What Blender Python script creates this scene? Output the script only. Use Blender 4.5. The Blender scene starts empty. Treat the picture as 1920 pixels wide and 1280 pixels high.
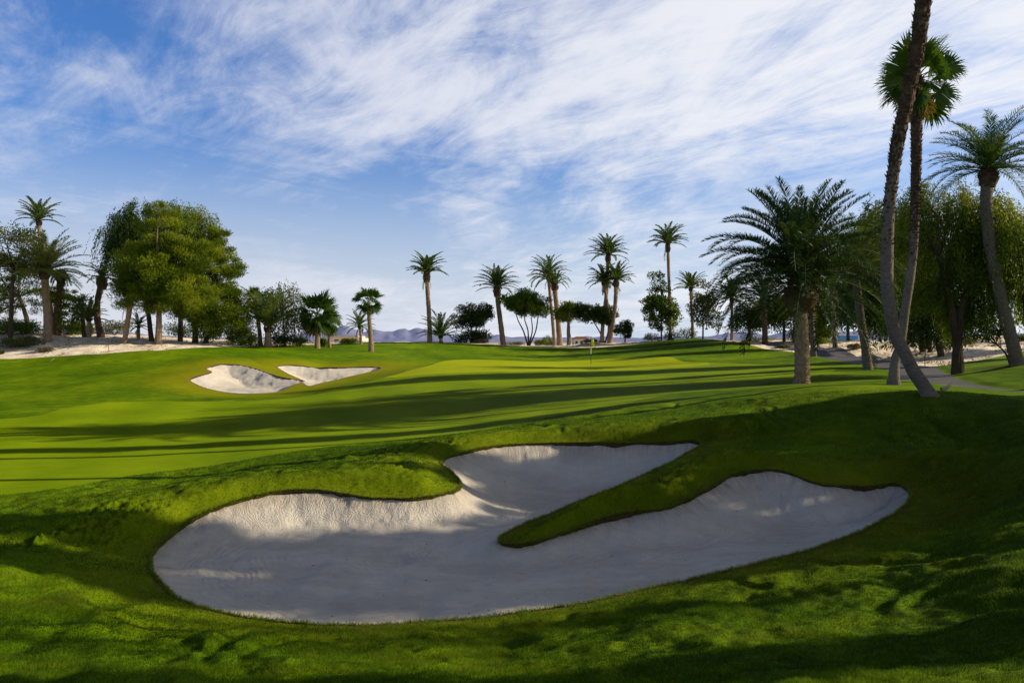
import bpy, math, random
import numpy as np
from mathutils import Vector

rng = np.random.default_rng(7)
random.seed(7)
C = bpy.context.scene.collection
F = 1493.0          # focal length in photo pixels (28 mm on 36 mm)
CX, HY = 960.0, 640.0
ZC = 3.4            # eye height above the bunker floor datum
SUN_AZ = math.radians(7.0)   # direction TO the sun, from +X towards +Y
SUN_EL = math.radians(18.0)

def W(px, py, Y):
    return np.array([(px - CX) / F * Y, Y, ZC - (py - HY) / F * Y])

# ------------------------------------------------------------------ noise
_perm = rng.permutation(4096)
_val = rng.random(4096)
def vnoise(x, y, s=0):
    xi = np.floor(x).astype(np.int64); yi = np.floor(y).astype(np.int64)
    fx = x - xi; fy = y - yi
    fx = fx * fx * (3 - 2 * fx); fy = fy * fy * (3 - 2 * fy)
    def h(a, b):
        return _val[(_perm[(a + s * 131) & 4095] + b * 57) & 4095]
    return (h(xi, yi) * (1 - fx) + h(xi + 1, yi) * fx) * (1 - fy) + (h(xi, yi + 1) * (1 - fx) + h(xi + 1, yi + 1) * fx) * fy - 0.5
def fbm(x, y, o=4, s=0):
    t = 0; a = 1.0
    for k in range(o):
        t = t + a * vnoise(x * 2 ** k + 17.3 * k, y * 2 ** k - 9.1 * k, s + k); a *= 0.5
    return t
def sstep(a, b, x):
    if a > b: return 1 - sstep(b, a, x)
    t = np.clip((x - a) / (b - a), 0, 1)
    return t * t * (3 - 2 * t)

# ------------------------------------------------------------------ mesh builder
class MB:
    def __init__(s):
        s.v = []; s.f = []; s.t = []; s.n = 0
    def add(s, v, f, tint=0.5):
        v = np.asarray(v, float); f = np.asarray(f, np.int64)
        s.v.append(v); s.f.append(f + s.n); s.n += len(v)
        t = np.broadcast_to(np.asarray(tint, float), (len(f),))
        s.t.append(t)
    def build(s, name, mat, parent=None, origin=None, smooth=False):
        v = np.concatenate(s.v)
        if parent is not None: v = v - np.array(parent.location)
        elif origin is not None: v = v - np.asarray(origin)
        me = bpy.data.meshes.new(name)
        me.vertices.add(len(v)); me.vertices.foreach_set('co', v.astype(np.float32).ravel())
        lens = np.concatenate([np.full(len(f), f.shape[1]) for f in s.f])
        loops = np.concatenate([f.ravel() for f in s.f])
        me.loops.add(len(loops)); me.loops.foreach_set('vertex_index', loops.astype(np.int32))
        me.polygons.add(len(lens))
        st = np.zeros(len(lens), np.int32); st[1:] = np.cumsum(lens)[:-1]
        me.polygons.foreach_set('loop_start', st)
        me.polygons.foreach_set('use_smooth', np.full(len(lens), smooth))
        me.update(calc_edges=True)
        a = me.attributes.new('tint', 'FLOAT', 'FACE')
        a.data.foreach_set('value', np.concatenate(s.t).astype(np.float32))
        me.materials.append(mat)
        o = bpy.data.objects.new(name, me); C.objects.link(o)
        if parent is not None: o.parent = parent
        elif origin is not None: o.location = tuple(origin)
        return o

def norm(a):
    return a / np.maximum(np.linalg.norm(a, axis=-1, keepdims=True), 1e-9)

def leaves(mb, P, D, L, Wd, side=None, tint=0.5, wide=0.4):
    """diamond leaf quads"""
    n = len(P); D = norm(D)
    if side is None:
        side = norm(np.cross(D, rng.normal(size=(n, 3))))
    L = np.broadcast_to(L, (n,))[:, None]; Wd = np.broadcast_to(Wd, (n,))[:, None]
    m = P + D * L * wide
    v = np.stack([P, m + side * Wd * .5, P + D * L, m - side * Wd * .5], 1).reshape(-1, 3)
    f = np.arange(4 * n).reshape(n, 4)
    mb.add(v, f, tint)

def tube(mb, pts, rad, sides=8, tint=0.5, disp=None, cap=True):
    pts = np.asarray(pts, float); n = len(pts)
    rad = np.broadcast_to(rad, (n,))
    t = np.gradient(pts, axis=0); t = norm(t)
    ref = np.array([0, 1.0, 0]) if abs(t[0][1]) < .8 else np.array([1.0, 0, 0])
    u = norm(np.cross(t, ref)); w = np.cross(t, u)
    a = np.arange(sides) / sides * 2 * np.pi
    R = np.repeat(rad[:, None], sides, 1)
    if disp is not None: R = R * (1 + disp)
    v = pts[:, None, :] + R[..., None] * (np.cos(a)[None, :, None] * u[:, None, :] + np.sin(a)[None, :, None] * w[:, None, :])
    v = v.reshape(-1, 3)
    i = np.arange(n - 1)[:, None] * sides; j = np.arange(sides)[None, :]; j2 = (j + 1) % sides
    f = np.stack([i + j, i + j2, i + sides + j2, i + sides + j], -1).reshape(-1, 4)
    mb.add(v, f, tint)
    if cap:
        mb.add(np.vstack([v[-sides:], pts[-1:]]), [[k, (k + 1) % sides, sides] for k in range(sides)], tint)

def spline(P, n):
    P = np.asarray(P, float)
    if len(P) == 2:
        t = np.linspace(0, 1, n)[:, None]; return P[0] * (1 - t) + P[1] * t
    Q = np.vstack([2 * P[0] - P[1], P, 2 * P[-1] - P[-2]])
    m = len(P) - 1
    t = np.linspace(0, m - 1e-6, n); k = t.astype(int); f = (t - k)[:, None]
    a, b, c, d = Q[k], Q[k + 1], Q[k + 2], Q[k + 3]
    return 0.5 * (2 * b + (c - a) * f + (2 * a - 5 * b + 4 * c - d) * f ** 2 + (3 * b - a - 3 * c + d) * f ** 3)

# ------------------------------------------------------------------ props
def tag(o, label=None, cat=None, group=None, kind=None):
    if label: o['label'] = label
    if cat: o['category'] = cat
    if group: o['group'] = group
    if kind: o['kind'] = kind
    return o
def thing(name, loc, label, cat, group=None):
    o = bpy.data.objects.new(name, None); C.objects.link(o)
    o.empty_display_size = .2; o.location = tuple(float(x) for x in loc)
    return tag(o, label, cat, group)

# ------------------------------------------------------------------ node helpers
class NT:
    def __init__(s, tree): s.t = tree
    def n(s, typ, **kw):
        x = s.t.nodes.new(typ)
        for k, v in kw.items():
            if k == 'inp':
                for a, b in v.items():
                    if hasattr(b, 'is_linked') or isinstance(b, bpy.types.NodeSocket): s.t.links.new(b, x.inputs[a])
                    else: x.inputs[a].default_value = b
            else: setattr(x, k, v)
        return x
    def math(s, op, a, b=0.0, c=0.0, clamp=False):
        x = s.n('ShaderNodeMath', operation=op, use_clamp=clamp)
        for i, q in enumerate((a, b, c)):
            if isinstance(q, bpy.types.NodeSocket): s.t.links.new(q, x.inputs[i])
            else: x.inputs[i].default_value = q
        return x.outputs[0]
    def ramp(s, fac, stops, interp='LINEAR'):
        x = s.n('ShaderNodeValToRGB'); s.t.links.new(fac, x.inputs[0]); cr = x.color_ramp; cr.interpolation = interp
        while len(cr.elements) < len(stops): cr.elements.new(0.5)
        for e, (p, c) in zip(cr.elements, stops):
            e.position = p; e.color = (*c, 1) if len(c) == 3 else c
        return x.outputs[0]
    def mapr(s, v, a, b, c=0.0, d=1.0, smooth=False):
        x = s.n('ShaderNodeMapRange'); x.interpolation_type = 'SMOOTHSTEP' if smooth else 'LINEAR'
        s.t.links.new(v, x.inputs[0])
        for i, q in enumerate((a, b, c, d)): x.inputs[i + 1].default_value = q
        return x.outputs[0]
    def mix(s, f, a, b, blend='MIX'):
        x = s.n('ShaderNodeMix', data_type='RGBA', blend_type=blend)
        for i, q in ((0, f), (6, a), (7, b)):
            if isinstance(q, bpy.types.NodeSocket): s.t.links.new(q, x.inputs[i])
            else: x.inputs[i].default_value = q if i == 0 else ((*q, 1) if len(q) == 3 else q)
        return x.outputs[2]
    def noise(s, vec, scale, detail=4, rough=.55, dist=0.0):
        x = s.n('ShaderNodeTexNoise'); x.inputs['Scale'].default_value = scale
        x.inputs['Detail'].default_value = detail; x.inputs['Roughness'].default_value = rough; x.inputs['Distortion'].default_value = dist
        s.t.links.new(vec, x.inputs['Vector']); return x.outputs[0]
    def attr(s, name): return s.n('ShaderNodeAttribute', attribute_name=name).outputs['Fac']

def new_mat(name):
    m = bpy.data.materials.new(name); m.use_nodes = True
    m.node_tree.nodes.clear(); N = NT(m.node_tree)
    out = N.n('ShaderNodeOutputMaterial')
    return m, N, out
def pos(N, sx=1, sy=1, sz=1):
    g = N.n('ShaderNodeNewGeometry')
    mp = N.n('ShaderNodeMapping'); N.t.links.new(g.outputs['Position'], mp.inputs[0]); mp.inputs['Scale'].default_value = (sx, sy, sz)
    return mp.outputs[0]
def bump(N, h, strength, dist):
    b = N.n('ShaderNodeBump'); b.inputs['Strength'].default_value = strength; b.inputs['Distance'].default_value = dist
    N.t.links.new(h, b.inputs['Height']); return b.outputs[0]
def leaned(N, nn, k):
    va = N.n('ShaderNodeVectorMath', operation='ADD'); N.t.links.new(nn, va.inputs[0]); va.inputs[1].default_value = (k * math.cos(SUN_AZ), k * math.sin(SUN_AZ), 0)
    vn_ = N.n('ShaderNodeVectorMath', operation='NORMALIZE'); N.t.links.new(va.outputs[0], vn_.inputs[0]); return vn_.outputs[0]
def leafmat(name, stops, trans=0.35, nscale=0.6, hue=(1, 1, 1)):
    m, N, out = new_mat(name)
    t = N.attr('tint')
    nz = N.noise(pos(N), nscale, 2)
    f = N.math('ADD', t, N.math('MULTIPLY', N.math('SUBTRACT', nz, 0.5), 0.35))
    col = N.ramp(f, stops)
    d = N.n('ShaderNodeBsdfPrincipled', inp={'Base Color': col, 'Roughness': .55, 'Specular IOR Level': .25})
    tc = N.mix(1.0, col, (1.25, 1.15, .45), 'MULTIPLY')
    tr = N.n('ShaderNodeBsdfTranslucent', inp={'Color': tc})
    mx = N.n('ShaderNodeMixShader', inp={0: trans, 1: d.outputs[0], 2: tr.outputs[0]})
    N.t.links.new(mx.outputs[0], out.inputs[0]); return m
def barkmat(name, c1, c2, sz=3, scale=8, bd=.03, ring=0.0):
    m, N, out = new_mat(name)
    nz = N.noise(pos(N, 1, 1, 1.0 / sz), scale, 5, .65)
    big = N.noise(pos(N), 1.1, 3)
    f = N.math('ADD', N.math('MULTIPLY', nz, .75), N.math('MULTIPLY', big, .35))
    h = nz
    if ring:
        wv = N.n('ShaderNodeTexWave', bands_direction='Z', inp={'Vector': pos(N), 'Scale': ring, 'Distortion': 3.0, 'Detail': 2.0, 'Detail Scale': 1.5})
        h = N.math('ADD', nz, N.math('MULTIPLY', wv.outputs['Fac'], .6))
        f = N.math('ADD', N.math('MULTIPLY', f, .8), N.math('MULTIPLY', wv.outputs['Fac'], .15))
    col = N.ramp(f, [(.3, c1), (.7, c2)])
    b = N.n('ShaderNodeBsdfPrincipled', inp={'Base Color': col, 'Roughness': .9, 'Specular IOR Level': .1, 'Normal': bump(N, h, .8, bd)})
    N.t.links.new(b.outputs[0], out.inputs[0]); return m
def plain(name, c, rough=.7, nz=.15, scale=6):
    m, N, out = new_mat(name)
    t = N.noise(pos(N), scale, 4)
    lo = tuple(x * (1 - nz) for x in c); hi = tuple(min(1, x * (1 + nz)) for x in c)
    b = N.n('ShaderNodeBsdfPrincipled', inp={'Base Color': N.ramp(t, [(.3, lo), (.7, hi)]), 'Roughness': rough, 'Specular IOR Level': .2})
    N.t.links.new(b.outputs[0], out.inputs[0]); return m

# ================================================================== TERRAIN
big_b = [(278,1055,12.0),(292,1028,12.6),(345,985,13.5),(400,955,14.0),(450,937,14.4),(520,921,14.8),(590,917,15.0),(650,926,15.0),(720,933,15.0),(800,931,15.1),
 (850,921,15.5),(863,907,16.2),(850,890,17.0),(833,877,17.6),(826,868,18.1),(850,855,18.8),(900,840,19.6),(960,834,20.0),(1050,830,20.2),(1150,832,20.0),(1230,831,19.8),(1312,829,19.4),
 (1285,850,18.2),(1250,870,17.3),(1180,903,16.2),(1100,935,15.2),(1020,968,14.2),(955,996,13.4),(938,1013,13.05),(965,1020,13.0),(1010,1013,13.1),(1080,993,13.5),(1130,971,13.9),
 (1180,958,14.1),(1240,953,14.2),(1270,943,14.4),(1330,912,15.0),(1370,890,15.4),(1410,881,15.6),(1460,880,15.6),(1500,894,15.4),(1540,908,15.2),(1600,911,15.2),(1675,906,15.3),(1702,918,14.9),
 (1706,940,14.3),(1670,966,13.4),(1600,1000,12.6),(1500,1035,11.8),(1400,1062,11.25),(1300,1086,10.8),(1200,1108,10.35),(1100,1128,10.0),(1000,1145,9.75),(900,1158,9.55),(800,1167,9.4),
 (700,1173,9.3),(600,1173,9.3),(500,1166,9.4),(430,1156,9.6),(370,1140,9.9),(322,1115,10.4),(292,1085,11.1)]
far_b = [(357,712,49.5),(385,701,51),(398,697,52),(388,691,53.5),(410,683,55.5),(440,683,56),(480,691,55),(520,705,53),(555,712,52),(572,714,51.6),(548,704,54),(530,694,55.8),(522,686,57.5),
 (560,684,58.5),(620,688,58.5),(680,688,59),(713,689,58.8),(700,696,56.5),(660,704,53.8),(600,718,49.8),(580,722,48.6),(566,716,50.0),(545,723,48.6),(530,731,47.2),(500,737,46),(440,736,46.6),(390,728,47.7)]
pathc = [(2500,760,20),(2150,742,22.5),(1920,732,25),(1830,727,27.5),(1745,712,31),(1722,697,36.5),(1690,686,42),(1630,676,48),(1560,663,58),(1480,652,72),(1350,641,90)]
ctrl = [
 (0,1280,6.0),(0,1100,9),(0,950,14),(0,870,20),(0,800,30),(0,740,44),(0,700,54),(0,673,61),(0,640,66),(0,622,72),
 (150,1200,7.6),(150,1050,11),(150,930,15),(300,1280,6.2),(300,910,16.8),(300,860,21),(300,800,30),(300,760,38),(300,720,47),(300,690,54),(300,656,63),(300,642,70),
 (150,664,62),(150,640,68),(150,626,74),(420,652,66),(480,648,72),(600,1280,6.3),(600,880,17),(600,855,19),(600,840,21.5),(600,800,27.5),(600,770,33),(600,742,41),(600,690,59.5),(620,664,66),(620,651,74),
 (800,880,16.6),(740,865,17.2),(800,852,18.2),(760,845,19.8),(800,830,21.5),(800,800,26),(800,770,31),(800,740,37),(800,710,46),(800,690,55),(800,665,68),(740,642,84),(850,643,86),
 (960,1280,6.4),(960,1200,8.3),(960,815,21.5),(960,800,23.5),(960,770,28),(960,740,34.5),(960,710,44),(960,690,55),(1108,683,64),(960,665,75),(1000,649,84),(1090,652,83),(1180,646,84),(960,680,63),(1250,670,64),(1100,668,72),(1100,660,78),
 (1300,1280,6.2),(1300,1150,8.6),(1200,790,22),(1150,800,21.5),(1300,800,20.6),(1300,772,22.2),(1300,752,24),(1300,740,27),(1300,728,33),(1300,700,43),(1300,680,57),(1300,665,66),(1300,645,78),(1300,634,86),
 (1450,850,17.5),(1450,800,19.5),(1450,760,21.5),(1450,732,24.5),(1500,718,32),(1500,690,42),(1500,661,62),(1430,643,76),(1400,645,74),
 (1600,1280,5.6),(1600,1100,9.2),(1600,860,17),(1600,800,18.6),(1600,750,20.6),(1600,722,24),(1600,716,29),(1600,690,40),(1570,652,60),(1640,664,54),(1680,712,28),
 (1800,900,14.6),(1800,820,17),(1740,742,20),(1800,733,22.5),(1740,1000,12.2),(1740,1150,7.9),
 (1920,1280,5.2),(1920,1150,7),(1920,1050,8.8),(1920,950,11),(1920,850,13.8),(1920,780,17),(1920,745,20.5),(1850,712,30),(1905,680,34.5),(1798,697,35.5),(1850,670,44),(1760,672,45),(1800,650,52),(1900,645,52),(1760,655,54),(1900,630,62),(1700,656,58)]
extra = [(-6,2,-2.05),(-12,6,-2.6),(-20,10,-2.9),(-40,20,-2.7),(-60,38,-1.2),(-80,60,0.2),(-25,-6,-2),(0,1.6,-1.62),(2,1.0,-1.6),(-2,1.0,-1.66),(0,3.4,-2.0),(2.5,3.2,-1.85),(-2.5,3.2,-2.1),
 (6,3,-1.75),(9,5.5,-1.75),(12,9,-2.0),(15,14,-1.85),(22,19,-1.6),(28,12,-1.2),(36,22,-1.2),(45,34,-.8),(60,50,-.2),(20,-6,-1.3),(60,15,-1.0),(80,55,-.5),
 (-90,80,0),(-50,95,0),(0,100,-.8),(50,100,0),(90,90,0)]
pts = [W(*p) for p in ctrl + big_b + far_b + pathc]
pts += [np.array([x, y, ZC + z]) for x, y, z in extra]
pts = np.array(pts)
def tc(x, y):
    r = np.hypot(x, y)
    return np.stack([np.arctan2(x, y) * 1.15, np.log(np.maximum(r, .8))], -1)
def _ker(d2):
    return np.where(d2 > 1e-12, 0.5 * d2 * np.log(np.maximum(d2, 1e-12)), 0)
def fit():
    c = tc(pts[:, 0], pts[:, 1]); n = len(c)
    K = _ker(((c[:, None] - c[None]) ** 2).sum(-1)) + np.eye(n) * 4e-4
    P = np.hstack([np.ones((n, 1)), c])
    A = np.block([[K, P], [P.T, np.zeros((3, 3))]])
    w = np.linalg.solve(A, np.concatenate([pts[:, 2], np.zeros(3)]))
    return c, w
_c, _w = fit()
def T(x, y):
    x = np.atleast_1d(np.asarray(x, float)); y = np.atleast_1d(np.asarray(y, float)); out = np.empty(x.shape)
    q = tc(x.ravel(), y.ravel()); o = np.empty(len(q)); n = len(_c)
    for i in range(0, len(q), 20000):
        s = q[i:i + 20000]
        d2 = (s ** 2).sum(1)[:, None] + (_c ** 2).sum(1)[None] - 2 * s @ _c.T
        o[i:i + 20000] = _ker(np.maximum(d2, 0)) @ _w[:n] + _w[n] + s @ _w[n + 1:]
    o = o.reshape(x.shape); r = np.hypot(x, y); th = np.abs(np.arctan2(x, y))
    o = ZC - 1.5 + (o - ZC + 1.5) * (1 - sstep(math.radians(80), math.radians(125), th))
    o = ZC - 1.0 + (o - ZC + 1.0) * (1 - sstep(92, 128, r))
    # gentle undulation and foreground tussocky relief
    o = o + .05 * fbm(x * .35, y * .35, 3, 3) * sstep(2, 6, r) * (1 - sstep(120, 200, r))
    return o
def Tz(x, y): return float(T(x, y)[0])

def closed(P, k=6):
    P = np.array([W(*p)[:2] for p in P]); n = len(P); out = []
    for i in range(n):
        a, b, c, d = P[i - 1], P[i], P[(i + 1) % n], P[(i + 2) % n]
        for j in range(k):
            f = j / k
            out.append(0.5 * (2 * b + (c - a) * f + (2 * a - 5 * b + 4 * c - d) * f * f + (3 * b - a - 3 * c + d) * f ** 3))
    return np.array(out)
def sdist(x, y, P, loop=True, far=-9.0, pad=3.0):
    """signed distance (inside +) and arc length of nearest point"""
    d = np.full(x.shape, 1e9); arc = np.zeros(x.shape); ins = np.zeros(x.shape, bool)
    lo = P.min(0) - pad; hi = P.max(0) + pad
    m = (x > lo[0]) & (x < hi[0]) & (y > lo[1]) & (y < hi[1])
    X = x[m]; Y = y[m]; D = np.full(X.shape, 1e9); A = np.zeros(X.shape); I = np.zeros(X.shape, bool)
    n = len(P); s = 0.0
    for i in range(n if loop else n - 1):
        a = P[i]; b = P[(i + 1) % n]; e = b - a; L2 = e @ e; L = math.sqrt(L2)
        t = np.clip(((X - a[0]) * e[0] + (Y - a[1]) * e[1]) / L2, 0, 1)
        q = (X - a[0] - t * e[0]) ** 2 + (Y - a[1] - t * e[1]) ** 2
        k = q < D; D[k] = q[k]; A[k] = s + t[k] * L; s += L
        if loop:
            k = (a[1] > Y) != (b[1] > Y)
            I ^= k & (X < e[0] * (Y - a[1]) / (e[1] if abs(e[1]) > 1e-12 else 1e-12) + a[0])
    D = np.sqrt(D)
    o = np.full(x.shape, float(far)); o[m] = np.where(I, D, -D) if loop else D
    arc[m] = A
    return o, arc

# grid
th_in = np.radians(np.arange(-34.5, 34.5, .07))
th_r = np.radians(np.concatenate([np.arange(34.5, 60, .5), np.arange(60, 180, 4)]))
TH = np.concatenate([-th_r[::-1], th_in, th_r]); TH = np.append(TH, math.pi); TH[0] = -math.pi
LR = np.concatenate([np.linspace(math.log(1.0), math.log(4.0), 30)[:-1], np.arange(math.log(4.0), math.log(105), .0078), np.linspace(math.log(106), math.log(9000), 50)])
nt, nr = len(TH), len(LR)
tt, rr = np.meshgrid(TH, np.exp(LR), indexing='ij')
gx = (np.sin(tt) * rr).ravel(); gy = (np.cos(tt) * rr).ravel()
GT = T(gx, gy)
PB = closed(big_b); PF = closed(far_b)
sdB, arB = sdist(gx, gy, PB)
sdF, arF = sdist(gx, gy, PF, far=-30, pad=8)
_nr = (np.abs(sdB) < 1.5)
sdB = sdB + np.where(_nr, .07 * fbm(gx * 1.6, gy * 1.6, 3, 90) + .030 * fbm(gx * 9, gy * 9, 3, 94), 0)
sdF = np.where(sdF < 0, sdF * .42, sdF)
sdBunk = np.maximum(sdB, sdF); arc = np.where(sdB > sdF, arB, arF)
# path
pc = spline([W(*p)[:2] for p in pathc], 120)
dp, _ = sdist(gx, gy, pc, loop=False, far=99, pad=12)
sdPath = 1.1 - np.where(dp < 0, 99, dp)
# desert boundary r_d(theta)
des = [(-4000,700,56),(-300,682,59),(0,673,61),(100,668,61.5),(200,663,62),(300,656,63),(400,651,66),(480,648,71),(560,648,76),(640,646,80),(740,642,87),(860,643,86),(950,647,84.5),(1020,650,83.5),(1085,652,83),(1150,648,83.5),(1200,643,84.5),(1260,637,85.5),
 (1310,634,86.5),(1350,638,81),(1400,645,74.5),(1450,653,68),(1500,660,62),(1530,663,59),(1570,668,54),(1600,671,51.5),(1640,675,49),(1700,683,43.6),(1745,687,40.5),(1775,687,40.2),(1800,683,41.5),(1850,672,43),(1890,663,45),(1920,656,46),(2300,650,50),(9000,650,60)]
dth = [math.atan2((p[0] - CX) / F, 1) for p in des]; drr = [math.hypot((p[0] - CX) / F * p[2], p[2]) for p in des]
thg = tt.ravel(); rg = rr.ravel()
rd = np.interp(thg, dth, drr) + .5 * fbm(gx * .4, gy * .4, 3, 5)
sdDes = rg - rd
sdDes = np.maximum(sdDes, np.where(np.abs(thg) > math.radians(88), -1.0, -1e9))
# fairway / green  (u,v) space polygons
def polyTL(P, k=6):
    Q = np.array([[math.atan2((p[0] - CX) / F, 1), math.log(math.hypot((p[0] - CX) / F * p[2], p[2]))] for p in P])
    n = len(Q); out = []
    for i in range(n):
        a, b, c, d = Q[i - 1], Q[i], Q[(i + 1) % n], Q[(i + 2) % n]
        for j in range(k):
            f = j / k
            out.append(0.5 * (2 * b + (c - a) * f + (2 * a - 5 * b + 4 * c - d) * f * f + (3 * b - a - 3 * c + d) * f ** 3))
    return np.array(out)
fair = [(-900,1080,13),(-300,1010,14.5),(60,930,15.5),(250,888,18.2),(450,860,19.8),(620,838,21.8),(860,812,23.2),(1000,795,24.5),(1160,772,26.5),(1300,742,29.5),(1450,730,34),(1560,712,38),(1540,700,43),(1420,690,52),(1290,690,58),(1250,670,65),
 (1150,672,68),(1000,676,67),(850,676,64),(800,684,58),(730,700,51),(640,722,46),(560,742,41.5),(400,748,41),(230,752,40),(130,765,37.5),(40,785,33.5),(-300,800,30),(-900,820,28)]
sdFair, _ = sdist(thg, rg * 0 + np.log(rg), polyTL(fair), far=-1, pad=.2)
green = [(720,706,50),(900,704,50),(1100,706,51),(1290,700,53),(1330,691,55),(1262,670,65),(1150,671,69),(1000,675,69),(850,675,65),(790,688,57.5)]
sdGreen, _ = sdist(thg, np.log(rg), polyTL(green), far=-1, pad=.2)

# sand surface
hB = GT - (ZC - 3.42 + .0 * gx)
floorF = ZC - 2.95 + .17 * np.maximum(gx + 13.5, 0)
floor_ = np.where(sdB > sdF, ZC - 3.42 + .03 * np.maximum(gx - 2, 0), floorF)
hh = np.maximum(GT - floor_, .02)
dd = np.maximum(sdBunk, 0)
wd = np.where(sdB > sdF, .45 + 2.1 * hh, .5 + 3.0 * hh)
g = np.clip(1 - dd / wd, 0, 1) ** np.where(sdB > sdF, 1.7, 1.35)
lip = .038
lipv = .014 + .075 * np.clip(fbm(gx * 1.5, gy * 1.5, 3, 101) * 1.3 + .35, 0, 1)
GS = floor_ + hh * g - lipv
GS += .02 * fbm(gx * 1.3, gy * 1.3, 3, 11) * sstep(0, .5, dd) + .05 * fbm(gx * .4, gy * .4, 2, 12) * sstep(0, 1.0, dd)
face = np.where(sdB > sdF, g, g * .35)
# grass relief
near = 1 - sstep(14, 30, rg)
# swirling ruts and lumps in the rough foreground
rel = .05 * fbm(gx * 1.1 + .6 * fbm(gx, gy, 2, 20), gy * 1.1, 3, 21) + .03 * fbm(gx * 3.2, gy * 3.2, 3, 25)
rut = np.abs(fbm(gx * .55 + 1.1 * fbm(gx * .5, gy * .5, 2, 30), gy * .55, 2, 31))
rel += .02 * np.cos(np.clip(rut * 22, 0, 6.28)) * sstep(-.05, .25, fbm(gx * .3, gy * .3, 2, 33))
rough_w = near * sstep(.0, -.02, sdFair) * sstep(.1, .9, -sdBunk)
# rolled turf shoulders rising just behind the far lips
_s2 = sdBunk.reshape(nt, nr); gr = np.zeros_like(_s2); gr[:, 1:-1] = (_s2[:, 2:] - _s2[:, :-2]) / (rr[:, 2:] - rr[:, :-2])
wside = sstep(.05, .8, -gr.ravel()); dB = np.maximum(-sdB, 0); dF = np.maximum(-sdF / .42, 0)
bul = .20 * sstep(0, .75, dB) * (1 - sstep(.9, 3.4, dB)) * (sdB > -8) + .34 * sstep(0, 1.4, dF) * (1 - sstep(1.6, 6.0, dF)) * (sdF > -11)
bul = bul * wside * (1 + .5 * fbm(gx * .5, gy * .5, 2, 97))
ton = np.exp(-((gx - 1.9 - (gy - 15.5) * .62) / 1.5) ** 2) * sstep(12.8, 14.5, gy) * (1 - sstep(18.5, 21, gy)) * (gx > -.5)
bul = bul + .16 * sstep(0, .55, dB) * ton * (sdB > -8)
GG = GT + 1.7 * rel * rough_w + bul
# desert roughness
dz = sstep(0, 2, sdDes) * (1 - sstep(100, 140, rg))
GG = GG + dz * (.35 * fbm(gx * .22, gy * .22, 4, 41) + .12 * fbm(gx * .9, gy * .9, 3, 44))
GG = np.where(sdPath > -.6, GG - .05 * sstep(-.6, 0, sdPath), GG)

# bilinear sampler
def sampler(arrs):
    G2 = [a.reshape(nt, nr) for a in arrs]
    def f(x, y):
        th = np.arctan2(x, y); lr = np.log(np.maximum(np.hypot(x, y), 1.0))
        i = np.clip(np.searchsorted(TH, th) - 1, 0, nt - 2); j = np.clip(np.searchsorted(LR, lr) - 1, 0, nr - 2)
        a = (th - TH[i]) / (TH[i + 1] - TH[i]); b = np.clip((lr - LR[j]) / (LR[j + 1] - LR[j]), 0, 1)
        return [G[i, j] * (1 - a) * (1 - b) + G[i + 1, j] * a * (1 - b) + G[i, j + 1] * (1 - a) * b + G[i + 1, j + 1] * a * b for G in G2]
    return f
samp = sampler([GG, sdBunk, sdFair, sdDes, sdPath])
def ground(x, y):
    return float(samp(np.array([x], float), np.array([y], float))[0][0])

def solveY(px, py, Y):
    """distance near Y at which the ground is seen at row py"""
    ys = np.linspace(Y * .8, Y * 1.3, 240); u_ = (px - CX) / F
    p_ = HY + (ZC - samp(u_ * ys, ys)[0]) / ys * F
    k = np.nonzero(p_ <= py)[0]
    if not len(k) or k[0] == 0: k = [int(np.argmin(np.abs(p_ - py)))]
    return float(ys[k[0]])
# triangles (drop nothing) and marching split
ii, jj = np.meshgrid(np.arange(nt - 1), np.arange(nr - 1), indexing='ij')
v00 = (ii * nr + jj).ravel(); v10 = v00 + nr; v01 = v00 + 1; v11 = v10 + 1
TR = np.concatenate([np.stack([v00, v10, v11], 1), np.stack([v00, v11, v01], 1)])
FLD = dict(x=gx, y=gy, GG=GG, GS=GS, b=sdBunk, p=sdPath, d=sdDes, f=sdFair, g=sdGreen, arc=arc, face=face)
for k in FLD: FLD[k] = list([np.asarray(FLD[k], float)])
cnt = [len(gx)]
def get(k):
    if len(FLD[k]) > 1: FLD[k] = [np.concatenate(FLD[k])]
    return FLD[k][0]
def split(tr, key):
    """returns (inside tris >0, outside tris, boundary segments)"""
    s = get(key)[tr]; pos_ = s > 0
    k = pos_.sum(1)
    inn = tr[k == 3]; outt = tr[k == 0]
    cr = tr[(k == 1) | (k == 2)]
    if not len(cr): return inn, outt, np.zeros((0, 2), int)
    sc = get(key)[cr]; pc_ = sc > 0; one = pc_.sum(1) == 1
    # rotate so that the odd vertex is first
    odd = np.where(one[:, None], pc_, ~pc_); r0 = odd.argmax(1)
    idx = (r0[:, None] + np.arange(3)[None]) % 3
    c = np.take_along_axis(cr, idx, 1)
    ea = np.concatenate([c[:, [0, 1]], c[:, [0, 2]]]); es = np.sort(ea, 1)
    uq, inv = np.unique(es, axis=0, return_inverse=True); inv = inv.ravel()
    S = get(key); a, b = uq[:, 0], uq[:, 1]; t = S[a] / (S[a] - S[b])
    base = cnt[0]
    for kk in FLD:
        arr = get(kk); FLD[kk].append(arr[a] * (1 - t) + arr[b] * t)
    cnt[0] += len(uq)
    for kk in FLD: get(kk)
    m = len(c); n1 = base + inv[:m]; n2 = base + inv[m:]
    tip = np.stack([c[:, 0], n1, n2], 1)
    q1 = np.stack([n1, c[:, 1], c[:, 2]], 1); q2 = np.stack([n1, c[:, 2], n2], 1)
    inn = np.concatenate([inn, tip[one], q1[~one], q2[~one]])
    outt = np.concatenate([outt, tip[~one], q1[one], q2[one]])
    return inn, outt, np.where(one[:, None], np.stack([n1, n2], 1), np.stack([n2, n1], 1))
sand_t, rest, segB = split(TR, 'b')
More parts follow.
